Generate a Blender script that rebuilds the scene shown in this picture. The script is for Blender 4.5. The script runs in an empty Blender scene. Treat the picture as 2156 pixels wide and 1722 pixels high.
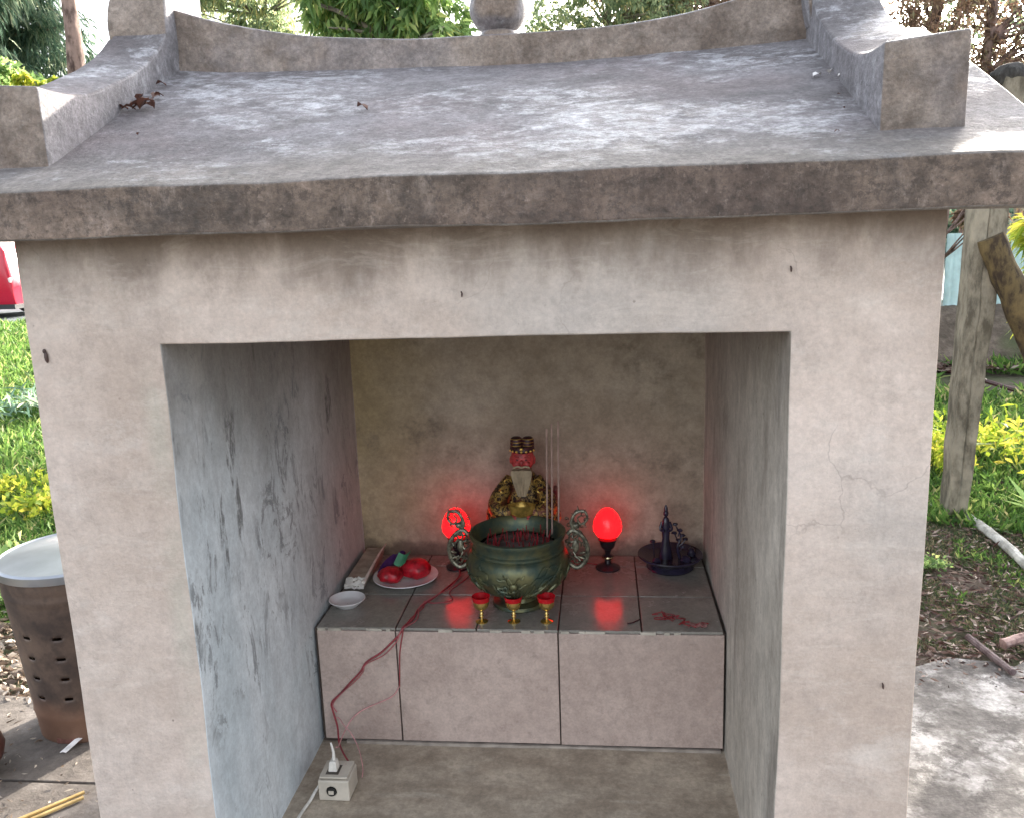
import bpy, bmesh, math, random
import numpy as np
from mathutils import Vector, Matrix, noise
R = math.radians
random.seed(7); rng = np.random.default_rng(7)
S = bpy.context.scene

# ------------------------------------------------------------------ camera, sky, sun, exposure
cam = bpy.data.objects.new('camera', bpy.data.cameras.new('camera')); S.collection.objects.link(cam); S.camera = cam
cam.data.sensor_width = 36; cam.data.lens = 1836.48 / 2156 * 36; cam.data.clip_end = 500; cam.data.clip_start = .05
yaw, pit, roll = .1049, .2112, -.0342
F = Vector((-math.sin(yaw)*math.cos(pit), math.cos(yaw)*math.cos(pit), -math.sin(pit)))
Rt = Vector((math.cos(yaw), math.sin(yaw), 0)); Up = Rt.cross(F)
R2 = Rt*math.cos(roll)+Up*math.sin(roll); U2 = Up*math.cos(roll)-Rt*math.sin(roll)
M = Matrix((R2, U2, -F)).transposed().to_4x4(); M.translation = Vector((.2062, -1.3591, 1.55)); cam.matrix_world = M

SUN_AZ, SUN_EL = 27, 20
w = bpy.data.worlds.new('World'); S.world = w; w.use_nodes = True
wn = w.node_tree; bg = wn.nodes['Background']
sky = wn.nodes.new('ShaderNodeTexSky'); sky.sky_type = 'NISHITA'; sky.sun_disc = False
sky.sun_elevation = R(SUN_EL); sky.sun_rotation = R(SUN_AZ); sky.dust_density = 4; sky.air_density = 1.0; sky.ozone_density = 1.0
hz = wn.nodes.new('ShaderNodeHueSaturation'); hz.inputs['Saturation'].default_value = .38      # thin milky overcast over the whole sky
wn.links.new(sky.outputs[0], hz.inputs['Color']); wn.links.new(hz.outputs[0], bg.inputs[0]); bg.inputs[1].default_value = .14
sun = bpy.data.objects.new('sun', bpy.data.lights.new('sun', 'SUN')); S.collection.objects.link(sun)
sun.data.energy = 3.0; sun.data.angle = R(.6); sun.data.color = (1, .93, .82)
sv = Vector((math.sin(R(SUN_AZ))*math.cos(R(SUN_EL)), math.cos(R(SUN_AZ))*math.cos(R(SUN_EL)), math.sin(R(SUN_EL))))
sun.rotation_euler = sv.to_track_quat('Z', 'Y').to_euler()
S.view_settings.view_transform = 'Standard'; S.view_settings.look = 'None'; S.view_settings.gamma = 1
S.view_settings.exposure = 2.55

# ------------------------------------------------------------------ helpers: materials
class NT:
    def __init__(s, name):
        s.m = bpy.data.materials.new(name); s.m.use_nodes = True; s.t = s.m.node_tree
        s.b = s.t.nodes['Principled BSDF']; s.cur = None
        g = s.t.nodes.new('ShaderNodeNewGeometry'); s.geo = g; s.pos = g.outputs['Position']
        s.tc = s.t.nodes.new('ShaderNodeTexCoord')
    def n(s, ty, **k):
        x = s.t.nodes.new(ty)
        for a, v in k.items(): setattr(x, a, v)
        return x
    def L(s, a, b):
        if hasattr(a, 'is_output') or isinstance(a, bpy.types.NodeSocket): s.t.links.new(a, b)
        else: b.default_value = a
    def math(s, op, a, b=0, c=0, clamp=False):
        x = s.n('ShaderNodeMath', operation=op, use_clamp=clamp); s.L(a, x.inputs[0]); s.L(b, x.inputs[1]); s.L(c, x.inputs[2]); return x.outputs[0]
    def vec(s, src=None, scale=(1, 1, 1), loc=(0, 0, 0), rot=(0, 0, 0)):
        x = s.n('ShaderNodeMapping'); s.L(src or s.pos, x.inputs[0]); x.inputs['Scale'].default_value = scale; x.inputs['Location'].default_value = loc
        x.inputs['Rotation'].default_value = rot; return x.outputs[0]
    def noise(s, scale, detail=6, v=None, rough=.55, dist=0):
        x = s.n('ShaderNodeTexNoise'); s.L(v or s.pos, x.inputs['Vector']); x.inputs['Scale'].default_value = scale
        x.inputs['Detail'].default_value = detail; x.inputs['Roughness'].default_value = rough; x.inputs['Distortion'].default_value = dist
        return x.outputs[0]
    def voro(s, scale, feature='F1', v=None):
        x = s.n('ShaderNodeTexVoronoi', feature=feature); s.L(v or s.pos, x.inputs['Vector']); x.inputs['Scale'].default_value = scale
        return x.outputs[0]
    def ss(s, x, a, b, to=(0, 1)):
        r = s.n('ShaderNodeMapRange', interpolation_type='SMOOTHSTEP'); s.L(x, r.inputs[0]); r.inputs[1].default_value = a; r.inputs[2].default_value = b
        r.inputs[3].default_value = to[0]; r.inputs[4].default_value = to[1]; return r.outputs[0]
    def mix(s, f, a, b, blend='MIX'):
        x = s.n('ShaderNodeMix', data_type='RGBA', blend_type=blend)
        s.L(f, x.inputs[0])
        for v, i in ((a, 6), (b, 7)):
            s.L(v if isinstance(v, bpy.types.NodeSocket) else (*v, 1), x.inputs[i])
        return x.outputs[2]
    def xyz(s, src=None):
        x = s.n('ShaderNodeSeparateXYZ'); s.L(src or s.pos, x.inputs[0]); return x.outputs
    def ramp(s, f, stops):
        x = s.n('ShaderNodeValToRGB'); s.L(f, x.inputs[0]); e = x.color_ramp.elements
        while len(e) < len(stops): e.new(.5)
        for q, (p, c) in zip(e, stops): q.position = p; q.color = (*c, 1)
        return x.outputs[0]
    def bump(s, h, strength=.3, dist=.002, prev=None):
        x = s.n('ShaderNodeBump'); s.L(h, x.inputs['Height']); x.inputs['Strength'].default_value = strength; x.inputs['Distance'].default_value = dist
        if prev: s.t.links.new(prev, x.inputs['Normal'])
        return x.outputs[0]
    def out(s, col, rough=.85, bump=None, metal=0, spec=None):
        s.L(col if isinstance(col, bpy.types.NodeSocket) else (*col, 1), s.b.inputs['Base Color'])
        s.L(rough, s.b.inputs['Roughness']); s.L(metal, s.b.inputs['Metallic'])
        if spec is not None: s.b.inputs['Specular IOR Level'].default_value = spec
        if bump: s.t.links.new(bump, s.b.inputs['Normal'])
        return s.m

def plain(name, col, rough=.6, metal=0, var=.25, scale=30, bumps=.2):
    t = NT(name); v = t.tc.outputs['Object']
    n = t.noise(scale, 5, v); c2 = tuple(min(1, c*(1+var)) for c in col); c1 = tuple(c*(1-var) for c in col)
    return t.out(t.mix(t.ss(n, .3, .7), c1, c2), rough, t.bump(n, bumps, .001), metal)

def streaks(t, lo, hi, sx=30, sz=1.6, seed=0, loc=0):
    "vertical run-off streaks"
    v = t.vec(scale=(sx, sx, sz), loc=(loc, loc, loc)); return t.ss(t.noise(1, 4, v, .6), lo, hi)

def crack_mask(t, scale, width, gate):
    wv = t.n('ShaderNodeVectorMath', operation='ADD'); nz = t.n('ShaderNodeTexNoise'); t.L(t.pos, nz.inputs['Vector']); nz.inputs['Scale'].default_value = 6; nz.inputs['Detail'].default_value = 5
    sc = t.n('ShaderNodeVectorMath', operation='SCALE'); t.L(nz.outputs['Color'], sc.inputs[0]); sc.inputs['Scale'].default_value = .25
    t.L(t.pos, wv.inputs[0]); t.L(sc.outputs[0], wv.inputs[1])
    d = t.voro(scale, 'DISTANCE_TO_EDGE', wv.outputs[0])
    c = t.ss(d, 0, width, (1, 0)); g = t.ss(t.noise(2.3, 3), gate, gate+.06); return t.math('MULTIPLY', c, g)

def grit(t, c, scale, amt, loc=0, v3=(1, 1, 1)):
    "fine light-dark variation multiplied into a colour"
    k = t.ss(t.noise(scale, 9, t.vec(scale=v3, loc=(loc, loc*2, loc)), .8), .36, .64, (1-amt, 1+amt))
    x = t.n('ShaderNodeVectorMath', operation='SCALE'); t.L(c, x.inputs[0]); t.L(k, x.inputs['Scale']); return x.outputs[0]

def mat_render():
    "smooth pinkish cement render of the shrine's outer faces"
    t = NT('wall_render'); P = t.xyz()
    c = t.mix(t.ss(t.noise(2.2, 6, rough=.6), .35, .65), (.43, .345, .29), (.61, .51, .45))
    c = t.mix(t.math('MULTIPLY', t.ss(t.noise(9, 8, rough=.75), .47, .68), .5), c, (.33, .27, .235))
    c = t.mix(t.math('MULTIPLY', t.ss(t.noise(4.5, 8, t.vec(loc=(9, 2, 3), scale=(1, 1, 1.6)), .72), .52, .66), .55), c, (.60, .53, .48))
    c = t.mix(t.math('MULTIPLY', t.ss(t.noise(1.3, 4, t.vec(loc=(7, 3, 1))), .5, .7), .5), c, (.40, .38, .36))
    c = t.mix(t.math('MULTIPLY', streaks(t, .55, .8, 22, 2.2), .3), c, (.30, .25, .22))
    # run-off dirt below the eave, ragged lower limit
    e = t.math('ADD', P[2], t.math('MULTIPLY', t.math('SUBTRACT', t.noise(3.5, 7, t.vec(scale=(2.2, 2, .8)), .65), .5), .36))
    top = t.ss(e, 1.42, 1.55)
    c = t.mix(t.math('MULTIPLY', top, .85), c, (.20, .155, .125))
    pch = t.math('MULTIPLY', t.ss(t.noise(5, 7, t.vec(loc=(2, 2, 9)), .7), .62, .7), .35)
    c = t.mix(pch, c, (.27, .21, .17))
    gn = t.ss(t.math('ABSOLUTE', t.math('ADD', P[0], .535)), .0, .035, (1, 0)); c = t.mix(t.math('MULTIPLY', t.math('MULTIPLY', gn, t.ss(P[2], 1.30, 1.36, (1, 0))), t.ss(t.noise(7, 6), .35, .6, (0, .4))), c, (.42, .41, .34))
    # fine scratches and specks
    sp = t.math('MULTIPLY', t.ss(t.voro(34), .05, .1, (1, 0)), t.ss(t.noise(11, 2), .6, .66))
    c = t.mix(t.math('MULTIPLY', sp, .6), c, (.10, .07, .06))
    c = t.mix(t.math('MULTIPLY', crack_mask(t, 2.6, .006, .55), .35), c, (.2, .16, .14))
    # trowel sweeps and grain
    tw = t.ss(t.noise(5, 8, t.vec(scale=(1, 1, 4), rot=(0, .5, 0), loc=(3, 0, 0)), .75, .8), .50, .62); c = t.mix(t.math('MULTIPLY', tw, .22), c, (.62, .55, .49))
    c = grit(t, c, 26, .07, 2); c = grit(t, c, 110, .07, 5)
    sc = t.ss(t.noise(1, 3, t.vec(scale=(60, 60, 5), rot=(0, .9, 0)), .5), .70, .74); c = t.mix(t.math('MULTIPLY', t.math('MULTIPLY', sc, t.ss(t.noise(4, 3, t.vec(loc=(6, 6, 6))), .56, .64)), .3), c, (.22, .18, .16))
    g = t.noise(160, 4); b = t.bump(g, .5, .002); b = t.bump(t.noise(14, 9, rough=.72), .7, .008, b)
    return t.out(c, .8, b)

def mat_inner():
    "old blue-white limewash with black mould runs"
    t = NT('inner_limewash'); P = t.xyz()
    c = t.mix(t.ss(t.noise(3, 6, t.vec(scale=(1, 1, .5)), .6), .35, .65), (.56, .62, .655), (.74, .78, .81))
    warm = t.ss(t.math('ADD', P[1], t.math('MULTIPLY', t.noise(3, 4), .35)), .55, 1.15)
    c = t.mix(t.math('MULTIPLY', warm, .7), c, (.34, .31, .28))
    top_shade = t.ss(t.math('ADD', P[2], t.math('MULTIPLY', t.noise(4, 6), .34)), 1.16, 1.50)
    c = t.mix(t.math('MULTIPLY', top_shade, .75), c, (.21, .18, .155))  # brown darkening towards the top: overhead shade of the niche painted into the colour
    s = streaks(t, .60, .66, 20, 4.0); br = t.ss(t.noise(8, 9, t.vec(scale=(1, 1.6, .7)), .8, 1.6), .52, .58)
    gate = t.ss(t.noise(2.6, 3, t.vec(loc=(5, 1, 2))), .38, .52)
    mid = t.ss(t.math('ABSOLUTE', t.math('SUBTRACT', P[2], 1.05)), .12, .40, (1, .15))
    s = t.math('MULTIPLY', s, t.ss(t.noise(34, 8, t.vec(scale=(1, 1, .6)), .8), .38, .56))
    c = t.mix(t.math('MULTIPLY', t.math('MULTIPLY', s, t.math('MULTIPLY', gate, mid)), .8), c, (.10, .10, .10))
    c = t.mix(t.math('MULTIPLY', t.math('MULTIPLY', br, t.ss(t.noise(3, 4, t.vec(loc=(1, 8, 4))), .44, .56)), .7), c, (.17, .18, .195))
    c = grit(t, c, 20, .12, 3, (1, 1, .6)); c = grit(t, c, 90, .08, 6)
    g = t.noise(110, 4); b = t.bump(g, .35, .0015); b = t.bump(t.noise(12, 8, t.vec(scale=(1, 1, .5)), .7), .6, .006, b)
    return t.out(c, .75, b)

def mat_inner_warm():
    "grey-brown cement of the niche side that was never limewashed"
    t = NT('inner_grey_cement'); P = t.xyz()
    c = t.mix(t.ss(t.noise(4, 7, t.vec(scale=(1, 1, .6)), .62), .33, .68), (.38, .34, .29), (.52, .475, .415))
    c = t.mix(t.math('MULTIPLY', streaks(t, .52, .72, 12, 2.2, 0, 2), .5), c, (.20, .175, .15))
    fe = t.ss(t.math('ADD', P[1], t.math('MULTIPLY', t.noise(6, 6), .16)), .10, .22, (1, 0))
    c = t.mix(t.math('MULTIPLY', t.math('MULTIPLY', fe, streaks(t, .42, .66, 11, 3, 0, 5)), .6), c, (.15, .135, .12))
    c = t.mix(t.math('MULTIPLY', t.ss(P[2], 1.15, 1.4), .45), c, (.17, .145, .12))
    sp = t.math('MULTIPLY', t.ss(t.voro(26), .05, .09, (1, 0)), t.ss(t.noise(9, 2), .52, .6)); c = t.mix(t.math('MULTIPLY', sp, .7), c, (.05, .04, .035))
    c = grit(t, c, 24, .16, 3, (1, 1, .6)); c = grit(t, c, 90, .1, 7)
    return t.out(c, .85, t.bump(t.noise(60, 7), .5, .003))

def mat_back():
    t = NT('back_wall_render'); P = t.xyz()
    c = t.mix(t.ss(t.noise(3.5, 7, rough=.62), .35, .68), (.33, .275, .205), (.45, .39, .31))
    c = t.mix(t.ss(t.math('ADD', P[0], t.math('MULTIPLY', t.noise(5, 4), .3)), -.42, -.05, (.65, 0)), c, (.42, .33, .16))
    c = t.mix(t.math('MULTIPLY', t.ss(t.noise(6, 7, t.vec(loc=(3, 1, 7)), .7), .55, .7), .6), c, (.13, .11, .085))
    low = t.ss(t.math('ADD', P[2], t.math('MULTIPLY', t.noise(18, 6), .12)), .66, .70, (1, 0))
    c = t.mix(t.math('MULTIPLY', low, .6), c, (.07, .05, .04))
    c = grit(t, c, 22, .14, 3); c = grit(t, c, 90, .09, 7)
    return t.out(c, .85, t.bump(t.noise(60, 6), .4, .003))

def mat_floor():
    t = NT('shrine_floor_cement')
    c = t.mix(t.ss(t.noise(4, 7, t.vec(scale=(1, 2, 1)), .65), .35, .68), (.30, .24, .18), (.46, .385, .30))
    c = t.mix(t.math('MULTIPLY', t.ss(t.noise(12, 7, t.vec(scale=(.5, 1.6, 1)), .7), .55, .7), .5), c, (.50, .44, .36))
    c = grit(t, c, 24, .18, 3); c = grit(t, c, 90, .12, 7)
    return t.out(c, .8, t.bump(t.noise(50, 7), .5, .003))

def mat_roof():
    "weathered roof cement: grey with pale lime bloom on top, brown mould on the upright faces"
    t = NT('roof_cement'); N = t.xyz(t.geo.outputs['Normal']); P = t.xyz()
    v = t.vec(scale=(1, 2.6, 1))
    c = t.mix(t.ss(t.noise(3, 7, v, .65), .3, .7), (.118, .106, .108), (.225, .21, .218))
    bl = t.ss(t.noise(2.4, 9, t.vec(scale=(1, 1.5, 1), loc=(1.3, .4, 0)), .78), .48, .58)
    fine = t.ss(t.noise(20, 9, t.vec(scale=(1, 1.8, 1)), .82), .44, .58)
    c = t.mix(t.math('MULTIPLY', t.math('MULTIPLY', bl, fine), .72), c, (.52, .52, .55))
    c = t.mix(t.math('MULTIPLY', t.ss(t.noise(30, 8, t.vec(scale=(1, 1.6, 1), loc=(3, 3, 0)), .8), .52, .62), .28), c, (.32, .30, .31))
    c = t.mix(t.math('MULTIPLY', t.ss(t.noise(2, 4, t.vec(loc=(8, 1, 0))), .5, .62), .3), c, (.22, .17, .17))
    c = t.mix(t.math('MULTIPLY', t.ss(t.noise(7, 8, t.vec(loc=(4, 4, 4)), .7), .56, .7), .5), c, (.085, .075, .07))
    mo = t.math('MULTIPLY', t.ss(t.noise(70, 3, t.vec(scale=(1, 2.2, 1))), .62, .7), t.ss(t.noise(5, 3), .45, .6))
    c = t.mix(t.math('MULTIPLY', mo, .5), c, (.11, .10, .10))
    ev = t.ss(t.math('ADD', P[1], t.math('MULTIPLY', t.noise(5, 6), .2)), .02, .22, (.6, 0)); c = t.mix(ev, c, (.20, .175, .145))
    # upright faces carry brown-black mould and rust-brown stains
    up = t.ss(t.math('ABSOLUTE', N[2]), .35, .6, (1, 0)); fr = t.ss(N[1], -.8, -.45, (1, 0))
    u = t.mix(t.ss(t.noise(5, 8, t.vec(scale=(1, 1, 1.6)), .7), .35, .66), (.075, .055, .043), (.25, .185, .145))
    u = t.mix(t.math('MULTIPLY', t.ss(t.noise(26, 6, t.vec(scale=(1.2, 1, .5)), .75), .5, .7), .55), u, (.33, .26, .22))
    u = t.mix(t.math('MULTIPLY', streaks(t, .52, .72, 42, 3.0), .5), u, (.10, .075, .062))
    dk = t.ss(t.noise(2.2, 5, t.vec(loc=(0.6, 0, 5))), .46, .6)
    u = t.mix(t.math('MULTIPLY', dk, .6), u, (.085, .058, .048))
    gr = t.ss(t.noise(46, 7, rough=.8), .50, .60); u = t.mix(t.math('MULTIPLY', gr, .6), u, (.045, .034, .028))
    gl = t.ss(t.noise(60, 6, t.vec(loc=(5, 5, 5)), .8), .58, .66); u = t.mix(t.math('MULTIPLY', gl, .4), u, (.34, .26, .22))
    hi = t.ss(P[2], 1.63, 1.68); u2 = t.mix(t.ss(t.noise(7, 8, t.vec(loc=(2, 6, 1)), .75), .38, .62), (.19, .145, .115), (.40, .33, .28)); u2 = t.mix(t.math('MULTIPLY', t.ss(t.noise(3, 6, t.vec(loc=(7, 6, 1))), .5, .62), .5), u2, (.33, .31, .33)); u = t.mix(t.math('MULTIPLY', hi, .62), u, u2)
    c = t.mix(t.math('MULTIPLY', up, fr), c, u)
    sd = t.math('MULTIPLY', up, t.math('SUBTRACT', 1, fr)); c = t.mix(t.math('MULTIPLY', sd, .5), c, (.27, .26, .28))
    c = grit(t, c, 28, .22, 2); c = grit(t, c, 110, .20, 5)
    g = t.noise(120, 5); b = t.bump(g, .8, .003); b = t.bump(t.noise(18, 9, rough=.75), .9, .010, b)
    return t.out(c, t.ss(bl, 0, 1, (.75, .5)), b)

def mat_tile(name, a, b_, rough=.12):
    t = NT(name); oi = t.n('ShaderNodeObjectInfo')
    c = t.mix(t.ss(t.noise(6, 6, t.vec(scale=(1, 1, 1)), .6), .3, .7), a, b_)
    c = t.mix(t.math('MULTIPLY', oi.outputs['Random'], .25), c, tuple(x*.8 for x in a))
    c = t.mix(t.math('MULTIPLY', t.ss(t.noise(22, 8, rough=.75), .54, .7), .3), c, (.12, .10, .085))
    c = grit(t, c, 40, .10, 3); c = grit(t, c, 160, .10, 7)
    r = t.ss(t.noise(9, 7, rough=.7), .3, .8, (rough, rough+.28))
    return t.out(c, r, t.bump(t.noise(30, 3), .06, .001), spec=.5)

def mat_leaf(name, stops, trans=.45, rough=.5):
    t = NT(name); c = t.ramp(t.geo.outputs['Random Per Island'], stops)
    t.out(c, rough, spec=.3)
    tr = t.n('ShaderNodeBsdfTranslucent'); hs = t.n('ShaderNodeHueSaturation'); t.L(c, hs.inputs['Color']); hs.inputs['Value'].default_value = 1.5; hs.inputs['Hue'].default_value = .48
    t.L(hs.outputs[0], tr.inputs[0]); mx = t.n('ShaderNodeMixShader'); mx.inputs[0].default_value = trans
    t.t.links.new(t.b.outputs[0], mx.inputs[1]); t.t.links.new(tr.outputs[0], mx.inputs[2])
    t.t.links.new(mx.outputs[0], t.t.nodes['Material Output'].inputs[0]); return t.m

def mat_bark(name, a, b_, sc=18):
    t = NT(name); v = t.tc.outputs['Object']
    n = t.noise(sc, 8, t.vec(v, (1, 1, .35)), .7); m = t.noise(sc*.3, 5, t.vec(v, loc=(3, 3, 3)))
    c = t.mix(t.ss(n, .38, .62), a, b_); c = t.mix(t.math('MULTIPLY', t.ss(m, .5, .65), .6), c, tuple(x*1.5 for x in b_))
    return t.out(c, .9, t.bump(n, .8, .01))

def mat_ground():
    t = NT('soil'); 
    c = t.ramp(t.noise(5, 9, rough=.75), [(.3, (.035, .026, .018)), (.5, (.10, .075, .055)), (.68, (.20, .155, .12))])
    c = t.mix(t.math('MULTIPLY', t.ss(t.noise(1.1, 5), .45, .6), .6), c, (.05, .075, .02))
    return t.out(c, .95, t.bump(t.noise(40, 6), .8, .02))

def mat_patio(dark):
    t = NT('patio_cement')
    if dark:
        c = t.ramp(t.noise(7, 9, rough=.75), [(.3, (.05, .04, .035)), (.5, (.13, .11, .095)), (.7, (.24, .21, .19))])
    else:
        c = t.ramp(t.noise(5, 9, rough=.72), [(.3, (.035, .03, .028)), (.46, (.12, .108, .10)), (.54, (.26, .245, .235)), (.66, (.46, .44, .425))])
        c = t.mix(t.math('MULTIPLY', t.ss(t.noise(7, 9, t.vec(loc=(4, 1, 0)), .8), .51, .56), .75), c, (.055, .048, .045)); c = grit(t, c, 40, .25, 3)
        c = t.mix(t.math('MULTIPLY', crack_mask(t, 3.2, .012, .45), .6), c, (.08, .07, .06))
    return t.out(c, .85, t.bump(t.noise(45, 8, rough=.7), .7, .006))

# ------------------------------------------------------------------ helpers: objects
def obj(name, me, parent=None, loc=(0, 0, 0)):
    o = bpy.data.objects.new(name, me); S.collection.objects.link(o); o.location = loc
    if parent: o.parent = parent
    return o
def tag(o, label=None, cat=None, group=None, kind=None):
    if label: o['label'] = label
    if cat: o['category'] = cat
    if group: o['group'] = group
    if kind: o['kind'] = kind
    return o
def thing(name, label, cat, loc=(0, 0, 0), rz=0, group=None):
    o = bpy.data.objects.new(name, None); S.collection.objects.link(o); o.location = loc; o.rotation_euler = (0, 0, rz); o.empty_display_size = .05
    return tag(o, label, cat, group)
def copy_tree(o, parent=None):
    c = o.copy(); S.collection.objects.link(c); c.parent = parent
    for ch in [x for x in S.objects if x.parent == o]: copy_tree(ch, c)
    return c
def wloc(p):
    v = Vector((0, 0, 0))
    while p: v = v + p.location; p = p.parent
    return v
class MB:
    "collects shapes in world coordinates, builds one mesh"
    def __init__(s): s.v = []; s.f = []; s.mi = []
    def add(s, vs, fs, mi=0):
        o = len(s.v); s.v += [tuple(x) for x in vs]; s.f += [tuple(o+i for i in f) for f in fs]; s.mi += [mi]*len(fs); return s
    def box(s, a, b, mi=0, taper=0):
        x0, y0, z0 = a; x1, y1, z1 = b; t = taper
        return s.add([(x0, y0, z0), (x1, y0, z0), (x1, y1, z0), (x0, y1, z0), (x0+t, y0+t, z1), (x1-t, y0+t, z1), (x1-t, y1-t, z1), (x0+t, y1-t, z1)],
                     [(0, 3, 2, 1), (4, 5, 6, 7), (0, 1, 5, 4), (1, 2, 6, 5), (2, 3, 7, 6), (3, 0, 4, 7)], mi)
    def tube(s, pts, r, n=8, mi=0, cap=True):
        pts = [Vector(p) for p in pts]; rs = r if hasattr(r, '__len__') else [r]*len(pts)
        vs = []; fs = []; prev = None
        for i, p in enumerate(pts):
            d = (pts[min(i+1, len(pts)-1)]-pts[max(i-1, 0)]).normalized()
            a = prev - d*prev.dot(d) if prev else d.orthogonal()
            a.normalize(); prev = a; b = d.cross(a)
            for k in range(n): an = 2*math.pi*k/n; vs.append(p+(a*math.cos(an)+b*math.sin(an))*rs[i])
        for i in range(len(pts)-1):
            for k in range(n): fs.append((i*n+k, i*n+(k+1) % n, (i+1)*n+(k+1) % n, (i+1)*n+k))
        if cap: fs += [tuple(range(n))[::-1], tuple((len(pts)-1)*n+k for k in range(n))]
        return s.add(vs, fs, mi)
    def lathe(s, c, prof, n=32, mi=0, sx=1, sy=1, cap=True):
        vs = []; fs = []
        for (r, z) in prof:
            for k in range(n): an = 2*math.pi*k/n; vs.append((c[0]+r*sx*math.cos(an), c[1]+r*sy*math.sin(an), c[2]+z))
        for i in range(len(prof)-1):
            for k in range(n): fs.append((i*n+k, i*n+(k+1) % n, (i+1)*n+(k+1) % n, (i+1)*n+k))
        if cap: fs += [tuple(range(n))[::-1], tuple((len(prof)-1)*n+k for k in range(n))]
        return s.add(vs, fs, mi)
    def ball(s, c, r, n=20, m=12, mi=0, nz=0, nsc=10):
        r = r if hasattr(r, '__len__') else (r, r, r); vs = [(c[0], c[1], c[2]-r[2])]; fs = []
        for j in range(1, m):
            ph = -math.pi/2+math.pi*j/m
            for k in range(n):
                an = 2*math.pi*k/n; d = Vector((math.cos(ph)*math.cos(an), math.cos(ph)*math.sin(an), math.sin(ph)))
                q = 1+nz*noise.noise(Vector(c)*nsc+d*2); vs.append((c[0]+r[0]*d.x*q, c[1]+r[1]*d.y*q, c[2]+r[2]*d.z*q))
        vs.append((c[0], c[1], c[2]+r[2])); T = len(vs)-1
        for k in range(n): fs.append((0, 1+(k+1) % n, 1+k)); fs.append((T, T-n+k, T-n+(k+1) % n))
        for j in range(m-2):
            for k in range(n): a = 1+j*n; fs.append((a+k, a+(k+1) % n, a+n+(k+1) % n, a+n+k))
        return s.add(vs, fs, mi)
    def mapbox(s, nx, ny, nz, fn, mi=0):
        "surface of a gridded unit box pushed through fn"
        idx = {}; vs = []; fs = []
        def V(i, j, k):
            if (i, j, k) not in idx: idx[(i, j, k)] = len(vs); vs.append(tuple(fn(i/nx, j/ny, k/nz)))
            return idx[(i, j, k)]
        for i in range(nx):
            for j in range(ny):
                fs.append((V(i, j, 0), V(i, j+1, 0), V(i+1, j+1, 0), V(i+1, j, 0))); fs.append((V(i, j, nz), V(i+1, j, nz), V(i+1, j+1, nz), V(i, j+1, nz)))
        for i in range(nx):
            for k in range(nz):
                fs.append((V(i, 0, k), V(i+1, 0, k), V(i+1, 0, k+1), V(i, 0, k+1))); fs.append((V(i, ny, k), V(i, ny, k+1), V(i+1, ny, k+1), V(i+1, ny, k)))
        for j in range(ny):
            for k in range(nz):
                fs.append((V(0, j, k), V(0, j, k+1), V(0, j+1, k+1), V(0, j+1, k))); fs.append((V(nx, j, k), V(nx, j+1, k), V(nx, j+1, k+1), V(nx, j, k+1)))
        return s.add(vs, fs, mi)
    def build(s, name, mats, parent=None, loc=None, smooth=True, bevel=0, seg=2, angle=35, wobble=0, wsc=5):
        off = wloc(parent) if parent else Vector(loc or (0, 0, 0))
        vs = s.v
        if wobble: vs = [tuple(Vector(v)+noise.noise_vector(Vector(v)*wsc)*wobble+noise.noise_vector(Vector(v)*wsc*4)*wobble*.25) for v in vs]
        me = bpy.data.meshes.new(name); me.from_pydata([tuple(Vector(v)-off) for v in vs], [], s.f); me.update()
        for m in (mats if isinstance(mats, (list, tuple)) else [mats]): me.materials.append(m)
        me.polygons.foreach_set('material_index', s.mi)
        if smooth:
            me.polygons.foreach_set('use_smooth', [True]*len(me.polygons))
            if not bevel: me.set_sharp_from_angle(angle=R(angle))
        o = obj(name, me, parent, (0, 0, 0) if parent else off)
        if bevel:
            b = o.modifiers.new('bevel', 'BEVEL'); b.width = bevel; b.segments = seg; b.limit_method = 'ANGLE'; b.angle_limit = R(45); b.harden_normals = True
        return o
def curve(pts, n=8):
    "Catmull-Rom through the points"
    P = [Vector(p) for p in pts]; P = [P[0]*2-P[1]]+P+[P[-1]*2-P[-2]]; out = []
    for i in range(1, len(P)-2):
        for k in range(n):
            t = k/n; a, b, c, d = P[i-1:i+3]
            out.append(.5*((2*b)+(c-a)*t+(2*a-5*b+4*c-d)*t*t+(3*b-a-3*c+d)*t**3))
    return out+[P[-2]]
def npmesh(name, V, Fq, mat, parent=None, smooth=False):
    me = bpy.data.meshes.new(name); k = Fq.shape[1]
    me.vertices.add(len(V)); me.vertices.foreach_set('co', V.astype(np.float32).ravel())
    me.loops.add(Fq.size); me.loops.foreach_set('vertex_index', Fq.astype(np.int32).ravel())
    me.polygons.add(len(Fq)); me.polygons.foreach_set('loop_start', np.arange(len(Fq), dtype=np.int32)*k)
    me.update(calc_edges=True); me.materials.append(mat)
    if smooth: me.polygons.foreach_set('use_smooth', [True]*len(me.polygons))
    return obj(name, me, parent)
def leaves(P, D, L, W, droop=.25):
    "P base, D unit direction, L length, W half width -> folded pointed leaves of two quads"
    n = len(P); rnd = rng.normal(size=(n, 3)); Sd = np.cross(D, rnd); Sd /= np.linalg.norm(Sd, axis=1)[:, None]+1e-9
    L = np.broadcast_to(L, n)[:, None]*rng.uniform(.6, 1.3, (n, 1)); W = np.broadcast_to(W, n)[:, None]*rng.uniform(.7, 1.2, (n, 1))
    g = np.array([0, 0, -1.])*droop*L; up = np.cross(Sd, D)*W*.35
    m = P+D*L*.45+g*.25; V = np.stack([P, m+Sd*W+up, P+D*L+g, m-Sd*W+up, m], 1).reshape(-1, 3)
    i = np.arange(n)[:, None]*5; Fq = np.concatenate([i+np.array([[0, 4, 2, 1]]), i+np.array([[0, 3, 2, 4]])], 0)
    return V, Fq
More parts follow.
